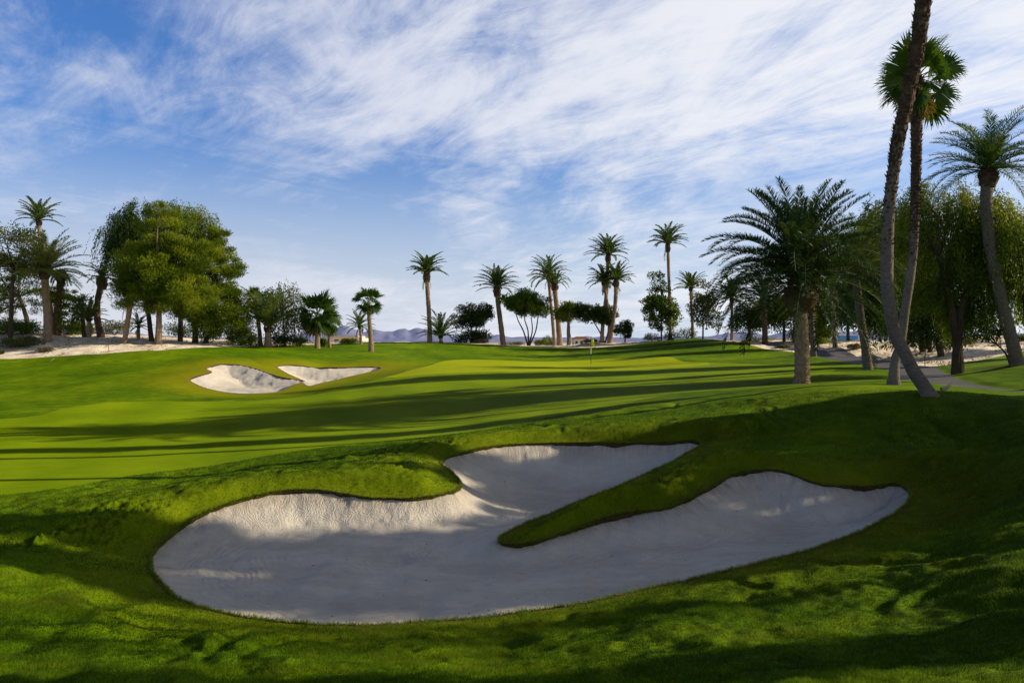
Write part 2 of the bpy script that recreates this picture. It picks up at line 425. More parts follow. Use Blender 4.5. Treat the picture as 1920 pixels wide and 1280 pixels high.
path_t, rest, segP = split(rest, 'p')
des_t, rest, _ = split(rest, 'd')
fair_t, rough_t, _ = split(rest, 'f')
green_t, fair_t, _ = split(fair_t, 'g')
VX, VY = get('x'), get('y')
def surf(name, tr, zkey, mat, dz_=0.0, attrs=()):
    u, inv = np.unique(tr, return_inverse=True)
    v = np.stack([VX[u], VY[u], get(zkey)[u] + dz_], 1)
    me = bpy.data.meshes.new(name)
    me.vertices.add(len(v)); me.vertices.foreach_set('co', v.astype(np.float32).ravel())
    n = len(tr); me.loops.add(3 * n); me.loops.foreach_set('vertex_index', inv.ravel().astype(np.int32))
    me.polygons.add(n); me.polygons.foreach_set('loop_start', (np.arange(n) * 3).astype(np.int32))
    me.polygons.foreach_set('use_smooth', np.ones(n, bool))
    me.update(calc_edges=True)
    for an, ak in attrs:
        a = me.attributes.new(an, 'FLOAT', 'POINT'); a.data.foreach_set('value', get(ak)[u].astype(np.float32))
    me.materials.append(mat)
    o = bpy.data.objects.new(name, me); C.objects.link(o); tag(o, kind='structure'); return o

# ------------------------------------------------------------------ ground materials
def grassmat(name, dark, mid, light, bs, bd, fine, straw=True, stripes=0.0, sheen=.0, lean_=1.0):
    m, N, out = new_mat(name)
    p = pos(N)
    big = N.noise(p, .22, 3); med = N.noise(p, 1.7, 4, .6); fn = N.noise(pos(N, 1, 1, 1), fine, 4, .7)
    st = N.noise(pos(N, 1.0, .35, 1), 2.5, 3)
    f = N.math('ADD', N.math('MULTIPLY', big, .50), N.math('ADD', N.math('MULTIPLY', med, .36), N.math('MULTIPLY', fn, .42)))
    f = N.math('SUBTRACT', f, .10)
    if stripes:
        wv = N.n('ShaderNodeTexWave', bands_direction='DIAGONAL', inp={'Vector': pos(N, 1, .35, 0), 'Scale': .16, 'Distortion': .6})
        f = N.math('ADD', f, N.math('MULTIPLY', N.math('SUBTRACT', wv.outputs['Fac'], .5), stripes))
    col = N.ramp(f, [(.36, dark), (.53, mid), (.70, light)])
    if straw:
        b = N.attr('b')
        bn = N.math('ADD', b, N.math('MULTIPLY', N.math('SUBTRACT', N.noise(p, 2.2, 3), .5), 1.2))
        k = N.math('MULTIPLY', N.mapr(bn, -2.0, -.1, 0, 1, True), N.mapr(N.n('ShaderNodeSeparateXYZ', inp={0: p}).outputs[1], 22, 42, .26, .62))
        col = N.mix(k, col, (.235, .225, .006))
        k2 = N.mapr(b, -.13, -.02, 0, .85)
        col = N.mix(k2, col, (.22, .135, .045))
    h = N.math('ADD', N.math('MULTIPLY', fn, 1.0), N.math('MULTIPLY', N.noise(p, fine * .3, 3, .6), .8))
    nn = bump(N, h, bs, bd)
    # upright blades: shading normals lean toward the low light, as standing turf does
    va = N.n('ShaderNodeVectorMath', operation='ADD'); N.t.links.new(nn, va.inputs[0]); va.inputs[1].default_value = (lean_ * math.cos(SUN_AZ), lean_ * math.sin(SUN_AZ), 0)
    vn_ = N.n('ShaderNodeVectorMath', operation='NORMALIZE'); N.t.links.new(va.outputs[0], vn_.inputs[0]); nn = vn_.outputs[0]
    b = N.n('ShaderNodeBsdfPrincipled', inp={'Base Color': col, 'Roughness': .9, 'Specular IOR Level': .03, 'Normal': nn,
            'Sheen Weight': sheen, 'Sheen Roughness': .5, 'Sheen Tint': (.55, .8, .12, 1)})
    N.t.links.new(b.outputs[0], out.inputs[0]); return m
M = {}
M['rough'] = grassmat('rough_turf', (.032, .078, .001), (.085, .160, .002), (.18, .265, .004), 1.0, .06, 26, sheen=.0)
M['fair'] = grassmat('fairway_turf', (.100, .168, .001), (.135, .212, .002), (.18, .262, .003), .8, .02, 40, straw=False, stripes=.10, sheen=.0)
M['green'] = grassmat('green_turf', (.21, .27, .002), (.24, .30, .003), (.27, .325, .004), .5, .008, 60, straw=False, stripes=.03, sheen=.0)
# bunker sand
m, N, out = new_mat('bunker_sand')
p = pos(N)
grain = N.noise(p, 60, 3, .8); med = N.noise(p, 5, 4, .6); big = N.noise(p, .7, 3)
arcn = N.attr('arc'); fc = N.attr('face')
wob = N.math('MULTIPLY', N.noise(p, 2.2, 3), 1.1)
rk = N.math('SINE', N.math('MULTIPLY', N.math('ADD', arcn, wob), 2 * math.pi / .085))
comb = N.n('ShaderNodeCombineXYZ'); N.t.links.new(N.math('MULTIPLY', arcn, 9.0), comb.inputs[0]); N.t.links.new(N.math('MULTIPLY', fc, 1.2), comb.inputs[1])
rn = N.noise(comb.outputs[0], 1.0, 3, .7)
rk = N.math('ADD', N.math('MULTIPLY', rk, .22), N.math('MULTIPLY', rn, 1.0))
rk = N.math('MULTIPLY', rk, N.mapr(fc, .16, .55, 0, 1, True))
flr = N.noise(pos(N, .5, 5, 1), 3.0, 4, .65)
sw = N.n('ShaderNodeTexWave', wave_type='RINGS', rings_direction='Z', inp={'Vector': pos(N, 1, 1, 0), 'Scale': 1.7, 'Distortion': 2.5, 'Detail': 2.0})
h = N.math('ADD', N.math('MULTIPLY', rk, .9), N.math('ADD', N.math('MULTIPLY', flr, .7), N.math('ADD', N.math('MULTIPLY', grain, .85), N.math('MULTIPLY', med, .6))))
bdist = N.attr('b')
rake = N.math('SINE', N.math('MULTIPLY', N.math('ADD', bdist, N.math('MULTIPLY', N.noise(p, .8, 3), .9)), 2 * math.pi / .13))
rake = N.math('MULTIPLY', rake, N.math('MULTIPLY', N.mapr(N.noise(p, .9, 2), .30, .55, .08, .42), N.mapr(fc, 0, .3, 1, 0)))
vor = N.n('ShaderNodeTexVoronoi', inp={'Vector': pos(N, 1, 1, 0), 'Scale': 2.6, 'Randomness': 1.0})
foot = N.math('MULTIPLY', N.mapr(vor.outputs['Distance'], .05, .17, -1, 0, True), N.mapr(N.noise(p, .55, 2), .54, .60, 0, .9))
h = N.math('ADD', h, N.math('ADD', rake, N.math('MULTIPLY', foot, .8)))
h = N.math('ADD', h, N.math('MULTIPLY', N.math('MULTIPLY', sw.outputs['Fac'], .16), N.mapr(fc, 0, .2, 1, 0)))
ff = N.math('ADD', N.math('MULTIPLY', grain, .45), N.math('ADD', N.math('MULTIPLY', med, .3), N.math('MULTIPLY', big, .35)))
col = N.ramp(ff, [(.35, (.53, .485, .42)), (.55, (.70, .65, .56)), (.72, (.80, .75, .655))])
speck = N.mapr(N.noise(p, 34, 2, .5), .70, .76, 0, .55)
col = N.mix(speck, col, (.24, .20, .15))
damp = N.mapr(N.noise(pos(N, .6, 1.6, 1), .8, 4, .6), .42, .62, 0, .35, True)
col = N.mix(damp, col, (.47, .43, .38))
dirt = N.math('MULTIPLY', N.mapr(fc, .55, 1.0, 0, .75, True), N.mapr(rn, .35, .7, .2, 1))
col = N.mix(dirt, col, (.31, .235, .16))
b = N.n('ShaderNodeBsdfPrincipled', inp={'Base Color': col, 'Roughness': .95, 'Specular IOR Level': .1, 'Normal': leaned(N, bump(N, h, .75, .035), .22)})
N.t.links.new(b.outputs[0], out.inputs[0]); M['sand'] = m
# desert sand
m, N, out = new_mat('desert_sand'); p = pos(N)
med = N.noise(p, .9, 5, .65); fn = N.noise(p, 9, 4, .7); big = N.noise(p, .12, 3)
col = N.ramp(N.math('ADD', N.math('MULTIPLY', med, .6), N.math('MULTIPLY', fn, .4)), [(.36, (.33, .25, .18)), (.47, (.62, .53, .43)), (.62, (.82, .76, .66))])
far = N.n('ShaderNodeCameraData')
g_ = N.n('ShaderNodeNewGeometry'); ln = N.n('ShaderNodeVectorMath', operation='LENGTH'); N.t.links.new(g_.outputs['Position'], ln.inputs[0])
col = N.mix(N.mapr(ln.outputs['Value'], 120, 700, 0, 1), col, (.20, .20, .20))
b = N.n('ShaderNodeBsdfPrincipled', inp={'Base Color': col, 'Roughness': .95, 'Specular IOR Level': .1, 'Normal': leaned(N, bump(N, N.math('ADD', med, N.math('MULTIPLY', fn, .35)), .5, .12), .55)})
N.t.links.new(b.outputs[0], out.inputs[0]); M['desert'] = m
# asphalt
m, N, out = new_mat('path_surface'); p = pos(N)
fn = N.noise(p, 40, 3, .8); med = N.noise(p, 1.2, 4)
col = N.ramp(N.math('ADD', N.math('MULTIPLY', fn, .4), N.math('MULTIPLY', med, .6)), [(.35, (.085, .08, .085)), (.65, (.15, .14, .145))])
b = N.n('ShaderNodeBsdfPrincipled', inp={'Base Color': col, 'Roughness': .9, 'Normal': bump(N, fn, .5, .01)})
N.t.links.new(b.outputs[0], out.inputs[0]); M['path'] = m
M['soil'] = barkmat('turf_lip_soil', (.022, .013, .008), (.10, .055, .028), 1, 14, .03)

ATT = [('b', 'b')]
surf('rough_grass', rough_t, 'GG', M['rough'], 0, ATT)
surf('fairway', fair_t, 'GG', M['fair'], 0, ATT)
surf('putting_green', green_t, 'GG', M['green'], 0, ATT)
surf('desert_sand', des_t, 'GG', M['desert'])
surf('cart_path', path_t, 'GG', M['path'])
SX = get('x')[sand_t].mean(1); isf = get('y')[sand_t].mean(1) > 30
surf('near_bunker_sand', sand_t[~isf], 'GS', M['sand'], 0, [('arc', 'arc'), ('face', 'face'), ('b', 'b')])
surf('far_bunker_sand', sand_t[isf], 'GS', M['sand'], 0, [('arc', 'arc'), ('face', 'face'), ('b', 'b')])
# soil skirt under the turf edge
Z_ = get('GG')
for nm, sel in (('near_bunker_soil_edge', VY[segB[:, 0]] < 30), ('far_bunker_soil_edge', VY[segB[:, 0]] >= 30)):
    sg = segB[sel]; a, b_ = sg[:, 0], sg[:, 1]
    mb = MB()
    v = np.stack([np.stack([VX[a], VY[a], Z_[a] + .002], 1), np.stack([VX[b_], VY[b_], Z_[b_] + .002], 1),
                  np.stack([VX[b_], VY[b_], Z_[b_] - lip - .12], 1), np.stack([VX[a], VY[a], Z_[a] - lip - .12], 1)], 1).reshape(-1, 3)
    mb.add(v, np.arange(len(v)).reshape(-1, 4)); tag(mb.build(nm, M['soil']), kind='structure')

# ------------------------------------------------------------------ grass blades
GRASS_ST = [(0, (.014, .042, .001)), (.35, (.040, .102, .002)), (.7, (.16, .27, .008)), (.9, (.28, .31, .03)), (1, (.32, .24, .08))]
M['blade'] = leafmat('grass_blades', GRASS_ST, .55, .9)
def blades(n, r0, r1, h, w, seed):
    g_ = np.random.default_rng(seed)
    lr = g_.uniform(math.log(r0), math.log(r1), n); r = np.exp(lr)
    th = g_.uniform(math.radians(-34.3), math.radians(34.3), n)
    x = np.sin(th) * r; y = np.cos(th) * r
    z, b, f, d, p_ = samp(x, y)
    k = (b < -.015) & (f < 0.0) & (d < 0) & (p_ < -.05)
    x, y, z, b, r = x[k], y[k], z[k], b[k], r[k]; n = len(x)
    cl = fbm(x * 6, y * 6, 3, 60); patch = fbm(x * .8, y * .8, 3, 63); lean = fbm(x * 1.5, y * 1.5, 2, 66) * 2
    az = g_.uniform(0, 2 * np.pi, n); tilt = g_.uniform(.1, .9, n)
    D = np.stack([np.cos(az) * tilt + lean * .8, np.sin(az) * tilt + .3 * lean, np.ones(n)], 1)
    H = h * (r / r0) ** .15 * g_.uniform(.55, 1.15, n) * (1 + .9 * cl) * (1 + .35 * patch)
    P = np.stack([x, y, z - .006], 1)
    a2 = g_.uniform(0, np.pi, n); S = np.stack([np.cos(a2), np.sin(a2) * .5, 0 * a2], 1)
    tint = np.clip(.42 + .5 * patch + .35 * cl + g_.normal(0, .13, n), 0, .8)
    dry = (b > -1.6) * g_.random(n) * np.clip(1.3 + b * .8, 0, 1)
    tint = np.where(dry > .55, np.clip(tint + .3, 0, .93), tint)
    mb = MB(); D = norm(D); W_ = w * (r / r0)[:, None] ** .7
    v = np.stack([P - S * W_ * .5, P + S * W_ * .5, P + D * H[:, None]], 1).reshape(-1, 3)
    mb.add(v, np.arange(3 * n).reshape(n, 3), tint)
    return mb
mb = blades(650000, 3.2, 12, .034, .0035, 1)
mb2 = blades(260000, 12, 24, .040, .010, 2)
for q in (mb2,):
    for v, f, t in zip(q.v, q.f, q.t): mb.add(v, f, t)
tag(mb.build('rough_grass_blades', M['blade']), 'short green blades of rough grass covering the slopes around the near bunker', 'grass', kind='stuff')
# fringe hanging over the near bunker lip
sg = segB[VY[segB[:, 0]] < 30]
A = np.stack([VX[sg[:, 0]], VY[sg[:, 0]], Z_[sg[:, 0]]], 1); B = np.stack([VX[sg[:, 1]], VY[sg[:, 1]], Z_[sg[:, 1]]], 1)
L_ = np.linalg.norm(B - A, axis=1); n = 80000
k = rng.choice(len(sg), n, p=L_ / L_.sum()); t = rng.random(n)[:, None]
P = A[k] * (1 - t) + B[k] * t
e = 0.02
def grad(x, y):
    b1 = samp(x + e, y)[1]; b2 = samp(x - e, y)[1]; b3 = samp(x, y + e)[1]; b4 = samp(x, y - e)[1]
    return norm(np.stack([b1 - b2, b3 - b4, 0 * b1], 1))
G_ = grad(P[:, 0], P[:, 1])
D = G_ * rng.uniform(.1, .8, n)[:, None] + rng.normal(0, .3, (n, 3)); D[:, 2] = rng.uniform(-.9, .7, n)
mb = MB(); leaves(mb, P - G_ * .02 + [0, 0, .004], D, rng.uniform(.02, .085, n), .006, tint=rng.uniform(.35, 1.0, n))
tag(mb.build('bunker_fringe_grass', M['blade']), 'dry fringe of grass hanging over the lip of the near bunker', 'grass', kind='stuff')

# ================================================================== PALMS
GREEN_ST = [(0, (.024, .052, .018)), (.35, (.075, .135, .036)), (.65, (.14, .21, .05)), (.85, (.22, .25, .06)), (1, (.36, .28, .12))]
M['date'] = leafmat('date_palm_leaf', GREEN_ST, .42)
M['fan'] = leafmat('fan_palm_leaf', [(0, (.014, .040, .006)), (.4, (.05, .11, .010)), (.7, (.12, .20, .02)), (.88, (.20, .19, .04)), (1, (.34, .22, .08))], .3)
M['canary'] = leafmat('canary_palm_leaf', [(0, (.012, .030, .012)), (.4, (.036, .075, .022)), (.65, (.08, .13, .03)), (.85, (.19, .21, .06)), (1, (.38, .30, .12))], .3)
M['bark_date'] = barkmat('date_palm_bark', (.12, .075, .048), (.40, .28, .18), 1.2, 9, .05)
M['bark_grey'] = barkmat('grey_palm_bark', (.075, .06, .048), (.235, .185, .145), .45, 11, .03, ring=0)
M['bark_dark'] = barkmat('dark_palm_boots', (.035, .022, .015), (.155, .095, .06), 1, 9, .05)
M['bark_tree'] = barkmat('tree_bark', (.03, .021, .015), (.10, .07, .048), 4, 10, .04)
M['bark_pale'] = barkmat('pine_bark', (.12, .085, .06), (.30, .21, .14), 3, 8, .05)
M['fruit'] = plain('palm_fruit', (.42, .17, .03), .6, .3)

def frond(mb, base, az, el, L, droop, ll, n, lw, tint, twist=0.0, keel=.5, rach=.02):
    """pinnate frond: rachis bends under gravity, leaflets in a V along it"""
    m = 14; s = np.linspace(0, 1, m)
    ang = el - droop * s ** 1.5
    dx = np.cos(ang); dzz = np.sin(ang)
    hx = np.concatenate([[0], np.cumsum((dx[1:] + dx[:-1]) / 2)]) / (m - 1) * L
    hz = np.concatenate([[0], np.cumsum((dzz[1:] + dzz[:-1]) / 2)]) / (m - 1) * L
    azs = az + twist * s
    R = base + np.stack([hx * np.cos(azs), hx * np.sin(azs), hz], 1)
    tube(mb, R, rach * (1 - .8 * s), 3, min(1, tint + .32), cap=False)
    t = np.linspace(.14, .99, n); t = np.repeat(t, 2); sg = np.tile([-1., 1.], n)
    t = t + rng.normal(0, .006, 2 * n); t = np.clip(t, .1, 1)
    Pn = np.stack([np.interp(t, s, R[:, i]) for i in range(3)], 1)
    Tn = norm(np.stack([np.interp(t, s, np.gradient(R[:, i])) for i in range(3)], 1))
    lat = norm(np.cross(Tn, np.array([0, 0, 1.0]) + 1e-6)); up = np.cross(lat, Tn)
    k = (.35 + .5 * t)[:, None]
    D = Tn * k + lat * sg[:, None] * (1 - .45 * t[:, None]) + up * (keel * (1 - .3 * t))[:, None] + rng.normal(0, .10, (2 * n, 3))
    D[:, 2] -= .12
    Lf = ll * np.sin(np.clip(t * 2.6 + .35, 0, math.pi)) ** .6 * rng.uniform(.85, 1.1, 2 * n)
    Lf = np.maximum(Lf, ll * .25)
    sd = norm(np.cross(norm(D), up + .4 * rng.normal(size=(2 * n, 3))))
    tn = np.clip(tint + rng.normal(0, .07, 2 * n), 0, 1)
    leaves(mb, Pn, D, Lf, lw, sd, tn, .3)
    # leaflet droop tip
    tip = Pn + norm(D) * Lf[:, None] * .8
    D2 = norm(D) + np.array([0, 0, -.9]); leaves(mb, tip, D2, Lf * .35, lw * .7, sd, tn, .3)

def trunk_mesh(pts_, r0, r1, style, flare=1.25, rings=None, boots_from=None):
    pth = spline(pts_, 24); H = np.linalg.norm(np.diff(pth, axis=0), axis=1).sum()
    sp = .07 if style != 'far' else .22
    n = int(np.clip(H / sp, 20, 190)); pth = spline(pts_, n); s = np.linspace(0, 1, n)
    rad = r0 + (r1 - r0) * s; rad = rad * (1 + (flare - 1) * np.exp(-s * H / .45))
    sides = 22 if style != 'far' else 12
    a = np.arange(sides)[None, :]; k = np.arange(n)[:, None]
    if style == 'date' or style == 'far':
        hgt = s[:, None] * H / (.16 if style == 'date' else .35)
        ph = np.floor(a / sides * 8)
        saw = (hgt + .5 * (ph % 2)) % 1.0
        d = .13 * (saw - .5) + rng.normal(0, .03, (n, sides))
        lump = .04 * np.interp(s * H, np.arange(0, H + 1, .5), rng.normal(0, 1, len(np.arange(0, H + 1, .5))))[:, None]
        d = d + lump
    else:
        d = .018 * np.sin(s[:, None] * H * 2 * np.pi / .15) + rng.normal(0, .02, (n, 1)) * .6 + rng.normal(0, .014, (n, sides)) + .03 * np.interp(s * H, np.arange(0, H + 1, .6), rng.normal(0, 1, len(np.arange(0, H + 1, .6))))[:, None]
    mb = MB(); tube(mb, pth, rad, sides, rng.uniform(.3, .6), d); return mb, pth, H

def boots(mb, path, r, n, size, spread=.6, tint=.6):
    """cut leaf-base stubs round a stretch of stem"""
    path = np.asarray(path); k = rng.integers(0, len(path), n); a = rng.uniform(0, 2 * np.pi, n)
    o = np.stack([np.cos(a), np.sin(a), 0 * a], 1)
    rr_ = np.interp(k / max(1, len(path) - 1), np.linspace(0, 1, len(np.atleast_1d(r))), np.atleast_1d(r))[:, None]
    P = path[k] + o * rr_ * .85
    D = o * spread + np.array([0, 0, 1.0]) + rng.normal(0, .18, (n, 3))
    sd = np.stack([-np.sin(a), np.cos(a), 0 * a], 1)
    leaves(mb, P, D, rng.uniform(.6, 1.15, n) * size, size * .62, sd, tint, .25)
    leaves(mb, P, D, rng.uniform(.6, 1.15, n) * size, size * .30, o, tint, .25)

def date_palm(label, tp, Y, r_px, nf=46, w_px=11, droop=1.0, crown_r=None, name='date_palm', style='far', knob=1.0, group='feather palms around the green', mat='date', bark='bark_date',
              elmin=-.55, tint=.42, ll=None, up_bias=1.0, fruit=0, seedlean=0, leafn=36, one_side=None, dead=0):
    if Y > 30: Y = solveY(tp[0][0], tp[0][1], Y)
    P = [W(a, b, Y) for a, b in tp]; gz = ground(P[0][0], P[0][1]); P[0][2] = gz - .15
    if len(P) > 1 and P[1][2] < gz + .1: P[1][2] = gz + .1
    base = np.array([P[0][0], P[0][1], gz])
    R = r_px * Y / F; rt = w_px * Y / F / 2 * (.82 if Y > 50 else 1)
    root = thing(name, base, label, 'palm tree', group)
    mb, pth, H = trunk_mesh(P, rt, rt * .85, style); mb.build('trunk', M[bark], root, smooth=False)
    top = pth[-1]
    if knob:
        kb = MB(); m_ = 8; s_ = np.linspace(0, 1, m_); kh = rt * 3.4 * knob
        kp = top + np.outer(s_ - .85, [0, 0, kh]); kr = rt * (.95 + .55 * np.sin(s_ * math.pi) ** .8 * min(knob, 1.0))
        tube(kb, kp, kr, 12, .4, rng.normal(0, .08, (m_, 12)))
        boots(kb, kp, kr, 90, rt * 1.0, .8)
        kb.build('leaf_bases', M['bark_dark'], root)
    cr = MB(); top = top + np.array([0, 0, rt * .3])
    for i in range(nf):
        u_ = (i + .5) / nf
        em_ = elmin + (.22 if Y > 45 else 0); el = em_ + (1.45 - em_) * (u_ ** .85) * up_bias
        az = i * 2.39996 + rng.normal(0, .15)
        if one_side is not None and rng.random() < .55: az = one_side + rng.normal(0, .7)
        Lr = R * rng.uniform(.92, 1.14) * (1.0 + .12 * (el > 1.0))
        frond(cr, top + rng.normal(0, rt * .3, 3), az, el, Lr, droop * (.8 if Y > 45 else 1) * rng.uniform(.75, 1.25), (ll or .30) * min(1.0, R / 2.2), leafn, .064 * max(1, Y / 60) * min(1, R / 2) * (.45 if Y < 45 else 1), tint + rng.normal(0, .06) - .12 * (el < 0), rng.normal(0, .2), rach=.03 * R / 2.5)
    if not dead and Y > 45: dead = int(rng.integers(0, 6))
    for i in range(dead):
        frond(cr, top - [0, 0, rt], rng.uniform(0, 6.28), -1.1, R * rng.uniform(.5, .8), .5, .25, 14, .06, .98, rach=.03)
    cr.build('crown', M[mat], root)
    return root, pth

def fan_palm(label, tp, Y, r_px, nf=34, w_px=11, name='fan_palm', style='far', group='fan palms with round leaves', dead=8, bark='bark_date', seg=16, elmin=-1.0, tint=.42, bootlen=0.0, shag=0, leafsize=.5):
    if Y > 30: Y = solveY(tp[0][0], tp[0][1], Y)
    P = [W(a, b, Y) for a, b in tp]; gz = ground(P[0][0], P[0][1]); P[0][2] = gz - .15
    base = np.array([P[0][0], P[0][1], gz]); R = r_px * Y / F; rt = w_px * Y / F / 2 * (.85 if Y > 50 else 1)
    root = thing(name, base, label, 'palm tree', group)
    mb, pth, H = trunk_mesh(P, rt, rt * (.75 if style != 'grey' else .88), style, 1.35 if style != 'grey' else 1.95); mb.build('trunk', M[bark], root)
    top = pth[-1]
    if bootlen:
        k = int(len(pth) * (1 - bootlen)); b_ = MB(); sub = pth[k:]
        rr_ = rt * np.interp(np.linspace(0, 1, len(sub)), [0, .35, .7, 1], [.72, .93, 1.1, 1.3])
        tube(b_, sub, rr_, 14, .4, rng.normal(0, .08, (len(sub), 14)))
        boots(b_, sub, rr_, shag or 300, rt * 1.0, .45)
        b_.build('leaf_bases', M['bark_dark'], root)
    cr = MB()
    for i in range(nf + dead):
        isd = i >= nf
        u_ = (i + .5) / nf
        el = elmin + (1.4 - elmin) * (1 - u_) ** .9 if not isd else rng.uniform(-1.45, -1.1)
        az = i * 2.39996 + rng.normal(0, .2)
        d = np.array([math.cos(az) * math.cos(el), math.sin(az) * math.cos(el), math.sin(el)])
        pl = R * (1 - leafsize) * rng.uniform(.45 if Y < 50 else .8, 1.12) * (.7 if isd else 1); fl = R * leafsize * rng.uniform(.95, 1.2)
        p0 = top + rng.normal(0, rt * .4, 3); e_ = d.copy(); e_[2] -= .10; e_ = norm(e_)
        p1 = p0 + d * pl * .5; p2 = p1 + e_ * pl * .5
        tn = .97 if isd else float(np.clip(tint + rng.normal(0, .08) - .1 * (el < -.3), 0, .85))
        tube(cr, [p0, p1, p2], .018 * R / 1.4, 3, min(1, tn + .3), cap=False)
        side = norm(np.cross(e_, [0, 0, 1.0]) + 1e-6); upv = np.cross(side, e_)
        ro = rng.normal(0, .75 if Y < 50 else .5); side, upv = side * math.cos(ro) + upv * math.sin(ro), upv * math.cos(ro) - side * math.sin(ro)
        a = np.linspace(-1.75, 1.75, seg) + rng.normal(0, .03, seg)
        D = np.cos(a)[:, None] * e_ + np.sin(a)[:, None] * side + (-.25 + .35 * np.abs(np.sin(a)))[:, None] * upv
        D = D + np.array([0, 0, -.10])
        Lf = fl * (.72 + .28 * np.cos(a)) * rng.uniform(.9, 1.08, seg)
        D = norm(D); sd = norm(np.cross(D, upv)) ; wv = fl * 2.9 / seg
        P_ = np.repeat(p2[None], seg, 0)
        leaves(cr, P_, D, Lf, wv, sd, np.clip(tn + rng.normal(0, .04, seg), 0, 1), .55)
        tip = P_ + D * Lf[:, None] * .72
        D2 = D + np.array([0, 0, -.6]) + rng.normal(0, .15, (seg, 3))
        leaves(cr, tip, D2, Lf * .42, wv * .35, sd, np.clip(tn + .1, 0, 1), .2)
    cr.build('crown', M['fan'], root)
    return root, pth

# ================================================================== BROADLEAF / PINE TREES
def tree(label, tp, Y, blobs, name='tree', cat='tree', group=None, style='leaf', nclump=60, per=90, leaf=.16, w_px=8, mat='leaf_mid', bark='bark_tree', limbs=14, cl_r=.5, trunks=None, tintv=.18, strand=1.2, shell=.55, solve=True, back=0.0, minz=.3):
    """blobs: (px,py,rx_px,ry_px[,depth shift m])"""
    trs = trunks or [tp]
    if Y > 30 and solve: Y = solveY(trs[0][0][0], trs[0][0][1], Y)
    P0 = W(trs[0][0][0], trs[0][0][1], Y); gz = ground(P0[0], Y); base = np.array([P0[0], Y, gz])
    root = thing(name, base, label, cat, group)
    ce = [W(b[0], b[1], Y) * [1, 1, 1] + np.array([0, b[4] if len(b) > 4 else back, 0]) for b in blobs]
    rad = [np.array([b[2], min(b[2], b[3] * 1.3), b[3]]) * Y / F for b in blobs]
    vol = np.array([r[0] * r[2] for r in rad]); vol = vol / vol.sum()
    cl = []; out_ = []
    for i in range(nclump):
        k = rng.choice(len(blobs), p=vol); d = norm(rng.normal(size=3)); q = shell + (1 - shell) * rng.random() ** .6
        if rng.random() < .2: q *= .5
        cl.append(ce[k] + d * rad[k] * q); out_.append(d)
    cl = np.array(cl); out_ = np.array(out_); cl[:, 2] = np.maximum(cl[:, 2], gz + .15)
    tm = MB(); tips = []
    for tr in trs:
        P = [W(a, b, Y) for a, b in tr]; P[0][2] = gz - .15
        pt = spline(P, 10 if len(P) > 2 else 6); rw = w_px * Y / F / 2
        tube(tm, pt, np.linspace(rw * 1.15, rw * .6, len(pt)) , 8, .5, rng.normal(0, .06, (len(pt), 8))); tips += [pt[-1], pt[int(len(pt) * .75)]]
    tips = np.array(tips)
    for k in rng.choice(nclump, min(limbs, nclump), replace=False):
        a = tips[np.argmin(np.linalg.norm(tips - cl[k], axis=1) + rng.uniform(0, .5, len(tips)))]; b = cl[k]
        mid = (a + b) / 2 + rng.normal(0, .12, 3) * np.linalg.norm(b - a) + [0, 0, .1]
        tube(tm, spline([a, mid, b], 7), np.linspace(rw * .34, rw * .08, 7), 5, .5, cap=False)
    tm.build('trunk', M[bark], root)
    cm = MB()
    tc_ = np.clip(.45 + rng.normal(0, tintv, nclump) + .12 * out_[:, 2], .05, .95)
    idx = np.repeat(np.arange(nclump), per); n = len(idx)
    if style == 'leaf':
        off = norm(rng.normal(size=(n, 3))) * (rng.random(n) ** .45)[:, None] * cl_r * rng.uniform(.6, 1.3, nclump)[idx][:, None]
        off[:, 2] *= .75
        P = cl[idx] + off; D = off * 1.2 + rng.normal(0, .5, (n, 3)) * cl_r + [0, 0, .05]
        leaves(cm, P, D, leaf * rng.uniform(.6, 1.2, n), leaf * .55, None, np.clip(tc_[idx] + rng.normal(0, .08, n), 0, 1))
    elif style == 'pine':
        off = norm(rng.normal(size=(n, 3))) * (rng.random(n) ** .5)[:, None] * cl_r * rng.uniform(.6, 1.25, nclump)[idx][:, None]
        off[:, 2] *= .55
        P = cl[idx] + off + out_[idx] * .1; D = off / cl_r * .5 + out_[idx] * .5 + np.array([0, 0, .8]) + rng.normal(0, .45, (n, 3))
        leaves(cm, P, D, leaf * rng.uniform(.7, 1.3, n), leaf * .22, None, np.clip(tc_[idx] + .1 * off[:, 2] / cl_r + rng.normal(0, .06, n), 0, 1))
    else:  # weeping
        ns = max(3, per // 16); st = np.repeat(np.arange(nclump), ns); m_ = len(st)
        S0 = cl[st] + norm(rng.normal(size=(m_, 3))) * cl_r * rng.random(m_)[:, None]
        ln_ = strand * rng.uniform(.4, 1.2, m_); o2 = out_[st] * [1, 1, .2]
        tt_ = np.tile(np.linspace(0, 1, 16), m_); si = np.repeat(np.arange(m_), 16)
        P = S0[si] + o2[si] * (.45 * np.sqrt(tt_) * ln_[si])[:, None] - np.outer(tt_ ** 1.5 * ln_[si], [0, 0, 1.0]) + rng.normal(0, .06, (m_ * 16, 3))
        D = np.stack([o2[si][:, 0] * (.5 - .3 * tt_), o2[si][:, 1] * (.5 - .3 * tt_), -.5 - tt_], 1) + rng.normal(0, .35, (m_ * 16, 3))
        ok_ = P[:, 2] > gz + minz * (1 + .35 * np.sin(P[:, 0] * 2.1) + .2 * np.sin(P[:, 0] * 5.3)); P = P[ok_]; D = D[ok_]; si = si[ok_]; tt_ = tt_[ok_]
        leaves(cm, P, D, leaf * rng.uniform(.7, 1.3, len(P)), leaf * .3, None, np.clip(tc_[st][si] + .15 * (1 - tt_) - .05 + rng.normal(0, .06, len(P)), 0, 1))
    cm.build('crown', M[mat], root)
    return root
